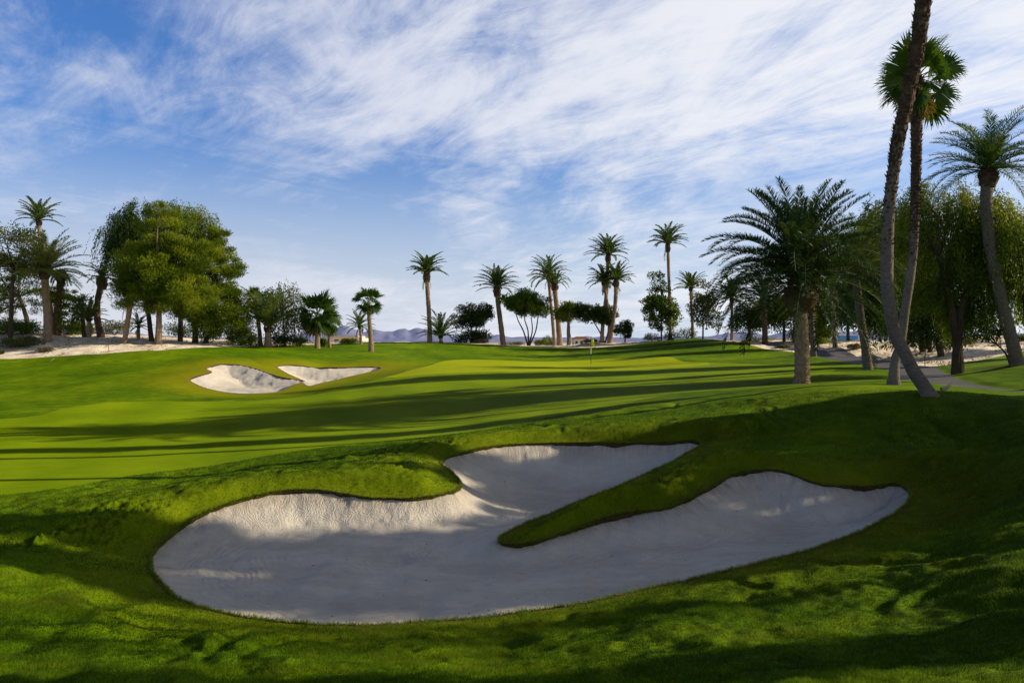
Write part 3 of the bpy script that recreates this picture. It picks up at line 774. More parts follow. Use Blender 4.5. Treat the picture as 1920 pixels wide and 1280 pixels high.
M['leaf_mid'] = leafmat('mid_green_leaf', [(0, (.018, .045, .003)), (.45, (.075, .14, .008)), (.8, (.18, .25, .015)), (1, (.28, .32, .04))], .38)
M['leaf_weep'] = leafmat('weeping_leaf', [(0, (.022, .050, .003)), (.35, (.09, .15, .008)), (.7, (.20, .26, .015)), (1, (.32, .34, .04))], .45)
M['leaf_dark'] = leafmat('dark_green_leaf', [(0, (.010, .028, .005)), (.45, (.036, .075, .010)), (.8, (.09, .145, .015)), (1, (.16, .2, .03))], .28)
M['leaf_bright'] = leafmat('pine_needles', [(0, (.03, .06, .003)), (.4, (.12, .18, .006)), (.75, (.24, .30, .010)), (1, (.36, .37, .03))], .4)
M['leaf_olive'] = leafmat('olive_leaf', [(0, (.03, .05, .015)), (.45, (.09, .12, .035)), (.8, (.17, .19, .06)), (1, (.28, .26, .11))], .35)
M['leaf_dry'] = leafmat('dry_brush_leaf', [(0, (.07, .06, .03)), (.5, (.17, .15, .06)), (1, (.36, .28, .15))], .3)

def shrub(label, px, py, Y, w, h, mat='leaf_mid', name='shrub', group='low desert shrubs on the sand', leaf=.12, n=1400, cat='shrub'):
    """low bush: many stems from the base, uneven lumps of leaves"""
    Y = solveY(px, py, Y); P0 = W(px, py, Y); gz = ground(P0[0], Y); base = np.array([P0[0], Y, gz])
    root = thing(name, base, label, cat, group)
    rw, rh = w * Y / F / 2, h * Y / F
    st = MB(); k = 9; a = rng.uniform(0, 6.28, k)
    tips = base + np.stack([np.cos(a) * rw * .6, np.sin(a) * rw * .6, rng.uniform(.4, .8, k) * rh], 1)
    for q in tips: tube(st, spline([base - [0, 0, .05], (base + q) / 2 + rng.normal(0, .05, 3), q], 5), np.linspace(.02, .006, 5) * max(1, rh), 4, .5, cap=False)
    st.build('stems', M['bark_tree'], root)
    cm = MB(); lumps = base + np.stack([rng.uniform(-1, 1, 12) * rw * .75, rng.uniform(-1, 1, 12) * rw * .6, rng.uniform(.25, .72, 12) * rh], 1)
    lumps[:, 2] -= np.abs(lumps[:, 0] - base[0]) / rw * rh * .25
    i = rng.integers(0, 12, n); off = norm(rng.normal(size=(n, 3))) * (rng.random(n) ** .5)[:, None] * [rw * .42, rw * .42, rh * .34]
    P = lumps[i] + off; P[:, 2] = np.maximum(P[:, 2], gz + .02)
    D = off + [0, 0, rh * .25] + rng.normal(0, .2, (n, 3)) * rw
    leaves(cm, P, D, leaf * rng.uniform(.6, 1.2, n), leaf * .35, None, np.clip(rng.uniform(.25, .7, 12)[i] + rng.normal(0, .1, n), 0, 1))
    cm.build('foliage', M[mat], root); return root

# ---------------- left group
date_palm('tall feather palm with a thick pale trunk, standing on the white sand at far left', [(90,640),(89,600),(86,550),(84,512)], 60, 80, 60, 17, droop=1.0, style='date', knob=.6, ll=.5, tint=.74, elmin=-.35, leafn=36)
date_palm('slender palm whose small crown rises above all others at far left', [(103,628),(92,560),(78,480),(73,415)], 70, 44, 34, 9, tint=.45, droop=1.1, knob=.8, elmin=-.1)
date_palm('dark shaggy palm with collapsed hanging fronds behind the thick pale trunk', [(106,628),(108,580),(113,540),(114,512)], 66, 30, 26, 15, tint=.15, elmin=-1.3, up_bias=.45, bark='bark_dark', knob=1)
date_palm('thin dark crooked palm with a small drooping crown right of the thick pale one', [(190,632),(183,600),(183,565),(192,525)], 66, 36, 22, 15, droop=1.6, tint=.3, bark='bark_dark', knob=1.0, elmin=-.2)
date_palm('short palm leaning right with few upright fronds, in front of the big pine', [(233,643),(238,610),(243,580),(243,558)], 62, 55, 24, 12, droop=1.1, tint=.35, style='date', knob=.6, elmin=.1)
date_palm('young palm with an orange trunk against the low hedge at left', [(167,632),(168,612),(167,598)], 70, 38, 34, 9, droop=1.0, tint=.55, knob=.5, elmin=-.2)
date_palm('small palm with a short orange trunk in the shade under the big pine', [(260,636),(260,620),(260,612)], 68, 26, 26, 7, droop=1.0, tint=.45, knob=.4)
tree('pale leafy tree rising above the dark pine at the left edge', [(20,640),(22,560),(26,500)], 74, [(20,455,48,42),(58,470,30,45),(0,500,50,50)], group='broad trees of the left grove', nclump=60, per=90, leaf=.2, mat='leaf_olive', cl_r=.8)
tree('dark spreading pine with a leaning bare trunk at the left edge', [(56,622),(48,590),(36,555)], 66, [(20,540,75,50),(-30,580,60,45),(90,570,34,30),(10,500,50,30)], name='pine_tree', group='pines of the left grove', style='pine', nclump=110, per=130, leaf=.28, mat='leaf_mid', w_px=9, bark='bark_pale', cl_r=.7)
tree('small bright pine tucked between the two dark palm trunks at left', [(112,628),(113,600),(115,580)], 70, [(118,568,26,24),(100,560,20,20)], name='pine_tree', group='pines of the left grove', style='pine', nclump=36, per=100, leaf=.25, mat='leaf_bright', w_px=5, cl_r=.5)
tree('rounded leafy tree behind the young orange-trunked palm', [(158,632),(156,600),(154,580)], 76, [(155,578,24,30),(142,600,26,24)], group='broad trees of the left grove', nclump=40, per=80, leaf=.18, mat='leaf_mid', cl_r=.6)
tree('large bright green pine with a short pale trunk, biggest tree of the left grove', [(297,645),(298,610),(300,540)], 64, [(305,450,48,60),(300,520,78,55),(270,560,60,35),(345,560,58,40),(330,490,55,50),(262,500,35,45),(300,398,16,14),(238,560,18,14),(362,470,30,24)], name='pine_tree', group='pines of the left grove', style='pine', nclump=300, per=290, leaf=.25, shell=.35, mat='leaf_bright', w_px=13, bark='bark_pale', cl_r=.85, limbs=30, tintv=.2)
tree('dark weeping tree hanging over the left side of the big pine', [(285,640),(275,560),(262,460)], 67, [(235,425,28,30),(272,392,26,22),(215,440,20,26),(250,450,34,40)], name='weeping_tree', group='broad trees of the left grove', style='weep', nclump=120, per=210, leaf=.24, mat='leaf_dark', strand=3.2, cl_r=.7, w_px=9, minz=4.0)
tree('tall green weeping tree whose feathery top stands highest behind the big pine', [(338,640),(340,540),(342,440)], 69, [(343,388,24,22),(372,425,34,40),(325,420,30,34),(392,450,22,30)], name='weeping_tree', group='broad trees of the left grove', style='weep', nclump=120, per=210, leaf=.24, mat='leaf_weep', strand=3.0, cl_r=.7, w_px=9, minz=3.0)
tree('pine with level boughs reaching right, at the right flank of the big pine', [(366,642),(368,590),(375,520)], 66, [(395,500,48,46),(410,560,34,40),(380,560,60,45),(432,515,18,20),(385,590,50,25),(440,508,12,7),(432,545,15,8),(425,462,13,8),(410,438,12,9),(442,488,9,6)], name='pine_tree', group='pines of the left grove', style='pine', nclump=210, per=220, leaf=.25, mat='leaf_bright', w_px=11, cl_r=.7, bark='bark_tree', limbs=24)
tree('low bright rounded tree at the right end of the left grove', [(384,643),(395,620),(420,600)], 66, [(425,590,50,42),(448,618,24,26),(400,610,40,30)], group='broad trees of the left grove', nclump=130, per=200, leaf=.15, mat='leaf_bright', w_px=8, cl_r=.7)
for i, (px, lab) in enumerate([(130,'dark green hedge bush left of the crooked dark palm'),(215,'dark green hedge bush between the crooked palm and the leaning palm'),(45,'dark green hedge bush under the spreading pine at left edge'),(345,'shaded hedge bush behind the bare trunks under the big pine'),(5,'dark green hedge bush touching the left edge of the picture')]):
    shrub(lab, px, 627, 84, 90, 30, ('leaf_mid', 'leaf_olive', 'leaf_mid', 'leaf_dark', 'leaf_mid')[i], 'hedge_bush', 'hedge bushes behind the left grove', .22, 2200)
shrub('sprawling green and straw desert bush left of the thick pale palm', 42, 650, 59.5, 62, 22, 'leaf_olive', leaf=.2, n=2600)
shrub('dry brown brush at the foot of the sprawling desert bush', 85, 660, 60.5, 34, 10, 'leaf_dry', leaf=.14, n=900)
shrub('tiny tuft of green brush at the left edge on the sand', 3, 664, 60.5, 12, 8, 'leaf_olive', leaf=.12, n=500)
shrub('low green brush on the crest behind the sprawling desert bush', 20, 645, 62, 42, 9, 'leaf_olive', leaf=.14, n=900)

rng = np.random.default_rng(31)
# ---------------- palms left of centre
fan_palm('slim fan palm with a curved white trunk beside the low bright tree', [(489,648),(486,615),(480,580),(477,558)], 68, 24, 24, 9, bark='bark_grey', dead=5, tint=.4)
date_palm('wide low feather palm with a short thick trunk right of the slim fan palm', [(503,650),(503,630),(503,616)], 70, 74, 46, 15, droop=1.0, tint=.58, knob=.4, ll=.5, elmin=.35)
tree('airy olive weeping tree behind the wide low palm', [(535,648),(532,610),(530,570)], 78, [(535,560,30,34),(545,600,26,36),(520,545,20,20)], name='weeping_tree', group='airy desert trees', style='weep', nclump=90, per=70, leaf=.26, mat='leaf_olive', strand=2.6, w_px=4, cl_r=.6)
fan_palm('big dark fan palm with a broad crown, left of the distant house', [(595,653),(595,630),(594,604),(595,590)], 72, 48, 27, 11, dead=6, tint=.3, style='date', leafsize=.55)
fan_palm('smaller fan palm with an orange skirt overlapping the big dark one', [(618,652),(617,625),(619,604)], 74, 29, 22, 7, dead=14, tint=.5)
date_palm('little feather palm standing alone on the crest beside the distant house', [(677,645),(676,625),(674,612)], 80, 31, 24, 6, droop=1.0, knob=.5, tint=.45)
fan_palm('stout fan palm with a bearded trunk on the grass left of the green', [(696,659),(695,630),(692,590),(691,566)], 64, 31, 24, 11, dead=4, tint=.42, style='date')
for lab, px, py, Y, w, h, mt in [('round olive bush between the airy weeping tree and the big dark fan palm',560,650,76,50,20,'leaf_olive'),('dark green bush below the wide low feather palm',530,650,75,44,26,'leaf_dark'),('pointed bright bush behind the trunk of the big dark fan palm',607,650,76,16,18,'leaf_bright'),
    ('low green bush in front of the distant house',655,646,84,34,14,'leaf_mid'),('low olive bush at the foot of the slim fan palm',470,648,72,40,26,'leaf_bright'),('dark bush just right of the low bright tree',450,648,70,40,30,'leaf_mid')]:
    shrub(lab, px, py, Y, w, h, mt, 'bush', 'bushes along the back edge of the course', .17, 1500)

rng = np.random.default_rng(32)
# ---------------- centre
G1 = 'feather palms around the green'
date_palm('tall lone feather palm with a brown knob under its crown, left of centre', [(806,643),(805,600),(802,550),(800,512)], 86, 39, 44, 11, droop=1.1, knob=1.4, tint=.42, elmin=-.05, style='date')
date_palm('low clump of palm fronds right of the lone palm foot', [(828,644),(827,638),(826,632)], 90, 48, 34, 8, droop=1.0, knob=.3, tint=.35, elmin=-.05)
tree('dense rounded dark tree between the low palm clump and the leaning palm', None, 86, [(885,592,32,20),(902,590,20,20),(868,598,18,16)], trunks=[[(885,640),(884,620),(880,600)],[(887,640),(892,620),(898,604)]], group='clipped round trees behind the green', nclump=90, per=120, leaf=.2, mat='leaf_dark', w_px=3, cl_r=.55)
shrub('spiky low palm growth beneath the dense rounded tree', 885, 641, 85.5, 68, 26, 'leaf_dark', 'shrub', 'bushes along the back edge of the course', .4, 1300)
date_palm('feather palm leaning left over the multi-trunk tree', [(944,640),(938,600),(934,570),(932,540)], 86, 44, 44, 12, droop=1.2, knob=1.2, tint=.4, elmin=-.1, style='date')
tree('multi-trunk tree with a wide clipped crown behind the green', None, 87, [(985,572,36,22),(955,566,18,16),(1015,575,20,20),(985,556,20,12)], trunks=[[(990,642),(982,622),(972,602),(968,590)],[(991,642),(990,620),(984,600),(984,585)],[(992,642),(1004,622),(1008,600),(1010,588)],[(991,642),(998,620),(996,595)]], group='clipped round trees behind the green', nclump=130, per=130, leaf=.2, mat='leaf_mid', w_px=2.6, cl_r=.55)
date_palm('slender feather palm, the taller of the crossing pair above the clipped tree', [(1040,641),(1036,600),(1031,550),(1028,520)], 88, 42, 46, 8, droop=1.25, knob=.6, tint=.4, elmin=-.5)
date_palm('thick rough-trunked palm with a thin crown, right one of the crossing pair', [(1050,642),(1046,600),(1042,560),(1040,535)], 85, 26, 26, 12, droop=.9, knob=.7, tint=.5, style='date', elmin=.2)
tree('yellowish round tree around a stout orange trunk behind the green', [(1067,640),(1066,620),(1066,604)], 88, [(1066,586,22,20),(1072,578,14,12),(1052,590,12,14)], group='clipped round trees behind the green', nclump=60, per=120, leaf=.2, mat='leaf_bright', w_px=8, bark='bark_pale', cl_r=.5)
tree('flat-topped clipped tree just left of the twin tall palms', None, 86, [(1112,588,28,18),(1095,580,16,14),(1138,592,20,18)], trunks=[[(1134,642),(1126,625),(1116,608),(1110,598)],[(1134,642),(1140,622),(1142,604)]], group='clipped round trees behind the green', nclump=90, per=130, leaf=.2, mat='leaf_dark', w_px=2.6, cl_r=.5)
date_palm('tallest palm of the cluster behind the flagstick', [(1128,641),(1131,600),(1138,540),(1140,480)], 88, 41, 46, 9, droop=1.2, knob=1.2, tint=.4, elmin=-.1, style='date')
date_palm('shaded palm half hidden behind the tallest of the flagstick cluster', [(1142,641),(1142,600),(1137,560),(1132,530)], 92, 36, 36, 8, droop=1.3, knob=.6, tint=.3, elmin=-.3)
date_palm('rough-trunked palm with a bushy crown, right one of the flagstick cluster', [(1143,643),(1149,605),(1154,565),(1155,527)], 85, 36, 40, 10, droop=1.0, knob=1.0, tint=.47, style='date', elmin=-.1)
tree('round dark clipped bush beside the flagstick palm cluster', [(1172,641),(1172,634),(1172,626)], 85, [(1172,618,18,16)], name='round_bush', cat='bush', group='clipped round trees behind the green', nclump=36, per=110, leaf=.17, mat='leaf_dark', w_px=3, cl_r=.4)
tree('tall column-shaped leafy tree in front of the highest slender palm', [(1240,634),(1240,600),(1240,540)], 84, [(1236,540,20,34),(1232,585,26,36),(1258,590,18,30),(1216,572,12,14)], name='column_tree', group='leafy trees right of the green', nclump=140, per=60, leaf=.24, mat='leaf_mid', w_px=3, cl_r=.42, limbs=30)
date_palm('highest slender palm with a knobbly neck, right of the green', [(1257,636),(1256,580),(1254,520),(1252,458)], 86, 39, 40, 8, droop=1.15, knob=1.6, tint=.4, elmin=-.05, style='date')
date_palm('short slender palm at the right end of the central row', [(1299,634),(1298,600),(1296,565),(1295,542)], 86, 34, 34, 7, droop=1.1, knob=.5, tint=.45, elmin=-.05)
tree('airy pale leafy tree behind the short slender palm', [(1318,636),(1318,600),(1318,570)], 90, [(1318,565,22,34),(1330,600,22,28),(1305,580,12,20)], group='leafy trees right of the green', nclump=90, per=45, leaf=.24, mat='leaf_olive', w_px=3, cl_r=.5)
for lab, px, py, Y, w, h, mt in [('dark low shrub left of the column-shaped tree',1222,640,86,36,18,'leaf_dark'),('dark low shrub at the foot of the highest slender palm',1262,637,86,40,22,'leaf_dark'),('rounded dark shrub left of the short slender palm',1288,634,88,36,24,'leaf_dark'),
    ('small yellow green shrub under the multi-trunk tree',1012,641,90,20,12,'leaf_bright'),('yellow green shrub left of the crossing palm pair',1026,641,90,26,18,'leaf_bright'),('grey dry brush on the sand bank left of the flagstick',960,643,86,46,7,'leaf_dry'),('dark dry brush on the sand bank below the crossing palms',1030,643,85.5,40,7,'leaf_dry'),
    ('straggly dry brush below the twin tall palms',1110,643,85.5,36,8,'leaf_dry'),('dry brush at the foot of the leaning palm',905,643,87,36,7,'leaf_dry')]:
    shrub(lab, px, py, Y, w, h, mt, 'shrub', 'bushes along the back edge of the course', .16, 1100)

rng = np.random.default_rng(33)
# ---------------- right
root, pth = date_palm('large dark arching palm with a stout trunk, widest crown on the right', [(1503,719),(1504,690),(1503,640),(1501,575)], 32, 186, 1, 28, name='canary_palm', style='date', knob=0, group='palms at the right of the fairway', mat='canary')
for ch in list(root.children):
    if ch.name.startswith('crown'): bpy.data.objects.remove(ch)
Yc = root.location.y
top = W(1500, 520, Yc); cr = MB(); R = 185 * Yc / F
nf = 104
for i in range(nf):
    u_ = (i + .5) / nf
    el = -.50 + 2.0 * u_ ** .68
    az = i * 2.39996 + rng.normal(0, .1)
    frond(cr, top + rng.normal(0, .12, 3), az, el, R * rng.uniform(1.0, 1.2) * (.92 if el > 1.0 else 1), rng.uniform(.95, 1.3) * (.75 if el > 1.1 else 1.3 if el > .3 else 1.0), .46, 96, .040, .46 + rng.normal(0, .07) - .12 * (el < 0), rng.normal(0, .12), keel=.75, rach=.03)
cr.build('crown', M['canary'], root)
kb = MB(); kp = W(1501, 585, Yc) + np.outer(np.linspace(0, 1, 9), [0, 0, 1.35]); kr = np.array([.38, .52, .62, .66, .64, .58, .5, .4, .3])
tube(kb, kp, kr, 16, .4, rng.normal(0, .06, (9, 16))); boots(kb, kp, kr, 420, .26, .8); kb.build('leaf_bases', M['bark_dark'], root)
fr = MB()
for a in (-1.1, -.5, .1):
    c0 = top + [math.cos(a) * .55, math.sin(a) * .55, -.1]
    n = 260; Pp = c0 + rng.normal(0, 1, (n, 3)) * [.22, .18, .16]; leaves(fr, Pp, rng.normal(size=(n, 3)) + [0, 0, -1], .07, .04)
tag(fr.build('fruit_cluster', M['fruit'], root), kind='stuff')

# leaning tall fan palm in front
r6, p6 = fan_palm('nearest palm, its smooth grey leaning trunk running out of the picture top', [(1746,748),(1736,730),(1713,696),(1695,660),(1678,624),(1667,570),(1663,516),(1666,408),(1677,309),(1687,250),(1708,155),(1722,77),(1733,-20),(1742,-130)], 20, 110, 40, 23, style='grey', bark='bark_grey', bootlen=.52, shag=1500, dead=10, seg=26, group='tall fan palms with grey leaning trunks', tint=.4)
r7, p7 = fan_palm('second tall palm with a full fan crown just behind the nearest leaning trunk', [(1675,716),(1678,678),(1689,642),(1696,588),(1707,516),(1714,444),(1717,340),(1718,240),(1720,150)], 24.5, 90, 30, 16.5, style='grey', bark='bark_grey', bootlen=.48, shag=1300, dead=8, seg=24, group='tall fan palms with grey leaning trunks', tint=.5, leafsize=.44)
date_palm('tall feather palm with a curved rough grey trunk at the right edge', [(1908,684),(1901,655),(1883,588),(1867,516),(1854,444),(1849,372),(1853,322)], 34, 106, 54, 23, name='date_palm', style='date', knob=.9, group='palms at the right of the fairway', tint=.33, elmin=-.1, droop=1.05, ll=.42, leafn=54, bark='bark_grey')
date_palm('palm with a slim grey leaning trunk and fronds hanging behind the widest crown', [(1628,693),(1622,650),(1614,600),(1608,550),(1603,500)], 40, 120, 60, 16, name='date_palm', style='date', knob=.8, group='palms at the right of the fairway', tint=.5, elmin=-.3, droop=1.2, ll=.45, leafn=46, bark='bark_grey')
date_palm('palm seen just right of the stout dark palm trunk, mostly hidden behind it', [(1526,668),(1523,620),(1521,560)], 56, 80, 40, 12, style='date', group='palms at the right of the fairway', tint=.45, bark='bark_grey')
date_palm('slender pale palm on the sand between the stout trunk and the slim grey one', [(1566,652),(1564,610),(1562,560),(1560,530)], 60, 60, 40, 10, style='date', group='palms at the right of the fairway', tint=.5)
date_palm('dark rough palm on the sand bank left of the stout trunk', [(1434,645),(1434,610),(1432,560)], 72, 60, 44, 13, style='date', group='palms at the right of the fairway', tint=.25, bark='bark_dark')
date_palm('thin palm on the grass crest under the left fronds of the widest crown', [(1372,633),(1372,600),(1372,560)], 84, 45, 36, 7, group='palms at the right of the fairway', tint=.3)
fan_palm('dark palm trunk on the shaded bank left of the weeping tree', [(1731,660),(1728,630),(1727,590),(1726,540)], 50, 50, 30, 12, style='far', group='palms at the right of the fairway', bark='bark_dark', tint=.2)
GW = 'weeping trees at the right edge'
tree('weeping tree with a forked dark trunk standing on the lawn at right', None, 36, [(1790,470,90,80),(1740,400,50,60),(1800,370,70,50),(1850,500,60,80),(1770,560,75,45),(1830,590,70,30)], trunks=[[(1799,700),(1797,660),(1788,610),(1775,540),(1760,480)],[(1792,620),(1800,590),(1820,540),(1830,480)]], name='weeping_tree', group=GW, style='weep', nclump=250, per=290, leaf=.125, mat='leaf_weep', w_px=15, cl_r=.5, strand=1.5, limbs=26, tintv=.22, back=1.2, minz=2.2)
tree('paler weeping tree behind the curved palm at the right edge', [(1935,690),(1930,620),(1915,500)], 42, [(1900,420,75,60),(1930,500,70,80),(1880,380,50,40),(1915,590,60,40)], name='weeping_tree', group=GW, style='weep', nclump=230, per=230, leaf=.15, mat='leaf_weep', w_px=16, cl_r=.6, strand=1.8, tintv=.22, back=1.5, minz=1.8)
tree('dark weeping tree behind the two tall leaning trunks', [(1765,668),(1758,620),(1745,540)], 52, [(1660,470,50,80),(1710,500,60,90),(1690,410,45,45),(1640,540,40,60),(1740,440,50,60)], name='weeping_tree', group=GW, style='weep', nclump=260, per=150, leaf=.24, mat='leaf_dark', w_px=12, cl_r=.8, strand=2.2, minz=2.0, back=1.5)
tree('small dark weeping tree filling the gap behind the second tall trunk', [(1744,660),(1740,620),(1738,580)], 60, [(1760,590,40,40),(1700,590,36,36)], name='weeping_tree', group=GW, style='weep', nclump=80, per=120, leaf=.24, mat='leaf_dark', w_px=8, cl_r=.7, strand=2.0)
tree('short branchy shrub leaning left beside the foot of the curved palm', [(1897,684),(1885,662),(1868,645)], 34, [(1848,628,30,12),(1870,622,24,10)], name='branchy_shrub', cat='shrub', group=GW, style='leaf', nclump=40, per=40, leaf=.1, mat='leaf_mid', w_px=4, cl_r=.25, limbs=22)
for lab, px, py, Y, blobs, mt in [
   ('round dark tree behind the dark rough palm at the grass crest',1405,640,84,[(1400,600,32,26),(1420,590,24,26)],'leaf_dark'),
   ('leafy tree directly behind the left side of the stout palm trunk',1470,640,82,[(1468,590,30,26),(1455,575,24,20)],'leaf_mid'),
   ('leafy tree directly behind the right side of the stout palm trunk',1545,640,80,[(1545,590,34,30),(1535,560,30,26)],'leaf_mid'),
   ('bushy tree behind the slender pale palm on the sand',1590,638,80,[(1592,580,36,36),(1600,540,30,30)],'leaf_dark'),
   ('bright bushy tree low behind the sand between the palms',1520,642,84,[(1530,625,34,18),(1500,625,20,16)],'leaf_bright'),
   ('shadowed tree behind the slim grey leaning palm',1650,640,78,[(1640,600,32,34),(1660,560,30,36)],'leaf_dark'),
   ('tree showing through the gap left of the forked weeping tree',1720,640,80,[(1700,540,40,50),(1740,520,40,50)],'leaf_mid')]:
    tree(lab, [(px,py),(px,py-20),(px,py-45)], Y, blobs, group='trees beyond the sand at right', nclump=70, per=110, leaf=.22, mat=mt, w_px=6, cl_r=.75)
for lab, px, py, Y, w, h, mt in [('yellow brush on the sand bank behind the forked weeping tree',1812,646,50,34,14,'leaf_dry'),('dry straw mound of brush on the sand right of the slender pale palm',1603,654,58,26,10,'leaf_dry'),('low dry scrub on the sand left of the stout trunk',1400,646,73,24,7,'leaf_dry'),
    ('dry scrub on the sand below the dark rough palm',1470,652,66,30,6,'leaf_dry'),('green bush along the sand edge behind the stout trunk',1540,645,70,40,16,'leaf_bright'),('small straw tuft on the shaded sand bank',1735,655,47,14,8,'leaf_dry'),('green brush at the right edge behind the curved palm',1915,640,50,36,14,'leaf_olive'),
    ('long low green bush behind the sand at the grass crest',1420,640,82,60,14,'leaf_mid')]:
    shrub(lab, px, py, Y, w, h, mt, 'shrub', 'low desert shrubs on the sand', .13, 1100)

# off-frame trees to the right (they throw the long shadows)
def offtree(label, X, Y, h, rx, style='leaf', mat='leaf_mid', n=90, per=120, gap=.42, lift=.35):
    """X,Y metres, h crown top; crown radius rx"""
    px = CX + X / Y * F; gz = ground(X, Y); pyb = HY + (ZC - gz) / Y * F; k = F / Y
    blobs = [(px, pyb - (h * (lift + 1) / 2) * k, rx * k, h * (1 - lift) / 2 * k), (px + rx * .5 * k, pyb - h * (.55 if lift < .5 else .86) * k, rx * .6 * k, h * (.25 if lift < .5 else .1) * k), (px - rx * .5 * k, pyb - h * (.62 if lift < .5 else .90) * k, rx * .6 * k, h * (.25 if lift < .5 else .1) * k)]
    tree(label, [(px, pyb), (px, pyb - h * .2 * k), (px, pyb - h * .5 * k)], Y, blobs, group='shade trees beyond the right side', nclump=n, per=per, leaf=.3, mat=mat, w_px=.35 * k, cl_r=gap, limbs=10, style=style, solve=False)
def raypos(q, s):   # q: perpendicular offset of the sun line, s: distance along it toward the sun
    d = np.array([math.cos(SUN_AZ), math.sin(SUN_AZ)]); n_ = np.array([-d[1], d[0]])
    return q * n_ + s * d
rng = np.random.default_rng(21)
OFF = [(8.6,31,11.9,1.3,'high-crowned shade tree right of the frame near the camera'),(11.3,27,9.0,.95,'shade tree standing nearest the lower right, beyond the frame'),(13.3,28,9.6,.9,'second shade tree beyond the right side of the bunker'),(15.2,26,5.6,1.0,'low shade tree beyond the right side mound'),
       (17.1,27,6.9,1.0,'small shade tree beyond the right side mound'),(18.9,27,6.9,.8,'round shade tree just beyond the right edge of the mound'),(6.0,20,6.0,.25,'narrow shade tree near the camera, right of the frame'),
       (24.6,26,12.5,.35,'tall shade tree right of the path'),(38,52,13,.7,'shade tree beyond the far right lawn'),(43.5,60,13,.6,'large shade tree beyond the far right sand')]
for q, s, h, rx, lab in OFF:
    x_, y_ = raypos(q, s); h = (h + 1.8) * math.tan(SUN_EL) / math.tan(math.radians(16)) - 1.8; offtree(lab, x_, y_, h, rx, lift=.76 if 'high-crowned' in lab else .12 if q < 20 else .35, n=170 if 8 < q < 14 else 85 if q < 20 else 80)

# ------------------------------------------------------------------ litter and pebbles on the sand banks
def litter(n, seed):
    g_ = np.random.default_rng(seed); th = g_.uniform(math.radians(-34), math.radians(34), n); r = np.exp(g_.uniform(math.log(36), math.log(88), n))
    x = np.sin(th) * r; y = np.cos(th) * r; z, b, f, d, p_ = samp(x, y)
    k = (d > .1) & (p_ < 0) & (fbm(x * .5, y * .5, 3, 120) > -.12); x, y, z = x[k], y[k], z[k]; n = len(x)
    P = np.stack([x, y, z + .01], 1); D = g_.normal(0, 1, (n, 3)) * [1, 1, .35]
    mb = MB(); leaves(mb, P, D, g_.uniform(.06, .28, n), g_.uniform(.03, .09, n), None, g_.uniform(.0, 1, n)); return mb
g_ = np.random.default_rng(77); n = 900; x = g_.uniform(-7, 7, n); y = g_.uniform(9, 20, n); zz_ = sampler([GS, sdBunk])(x, y); k = (zz_[1] > .1) & (g_.random(n) < np.exp(-zz_[1] * .8) + .12); x, y, z = x[k], y[k], zz_[0][k]
mb = MB(); leaves(mb, np.stack([x, y, z + .006], 1), g_.normal(0, 1, (len(x), 3)) * [1, 1, .3], g_.uniform(.015, .05, len(x)), .014, None, g_.uniform(0, .8, len(x)))
tag(mb.build('blown_leaf_bits', M['leaf_dry']), 'tiny dry leaf bits blown onto the sand of the near bunker', 'leaf litter', kind='stuff')
tag(litter(48000, 5).build('leaf_litter', M['leaf_dry']), 'dry leaf litter and twigs scattered over the pale desert sand', 'leaf litter', kind='stuff')
# ------------------------------------------------------------------ flagstick
fp = W(1108, 683, 64); fz = ground(fp[0], fp[1]); base = np.array([fp[0], 64.0, fz])
M['pole_w'] = plain('white_pole_paint', (.75, .75, .72), .4, .05); M['pole_d'] = plain('dark_pole_paint', (.02, .02, .02), .4, .1)
M['flag'] = plain('yellow_flag_cloth', (.80, .68, .05), .8, .08); M['cup'] = plain('cup_liner', (.5, .5, .48), .5)
root = thing('flagstick', base, 'golf flagstick with a limp yellow flag and white band standing on the green', 'flagstick')
mb = MB(); tube(mb, [base + [0, 0, z] for z in (-.1, .3, .8)], .022, 8); mb.build('lower_pole', M['pole_d'], root)
mb = MB(); tube(mb, [base + [0, 0, z] for z in (.8, 1.1, 1.32)], .030, 8); mb.build('white_band', M['pole_w'], root)
mb = MB(); tube(mb, [base + [0, 0, z] for z in (1.32, 1.7, 2.18)], .020, 8); mb.build('upper_pole', M['pole_d'], root)
mb = MB(); nu, nv = 12, 10; uu, vv = np.meshgrid(np.linspace(0, 1, nu), np.linspace(0, 1, nv), indexing='ij')
fx = .02 + uu * (.24 + .10 * vv); fy = .05 * np.sin(uu * 9 + vv * 2) * uu; fzz = 2.15 - vv * .62 - uu * .28 * (1 - vv * .3) - .03 * np.sin(uu * 7)
v = base + np.stack([fx, fy, fzz], -1).reshape(-1, 3)
f = [[i * nv + j, (i + 1) * nv + j, (i + 1) * nv + j + 1, i * nv + j + 1] for i in range(nu - 1) for j in range(nv - 1)]
mb.add(v, f); mb.build('flag', M['flag'], root, smooth=True)

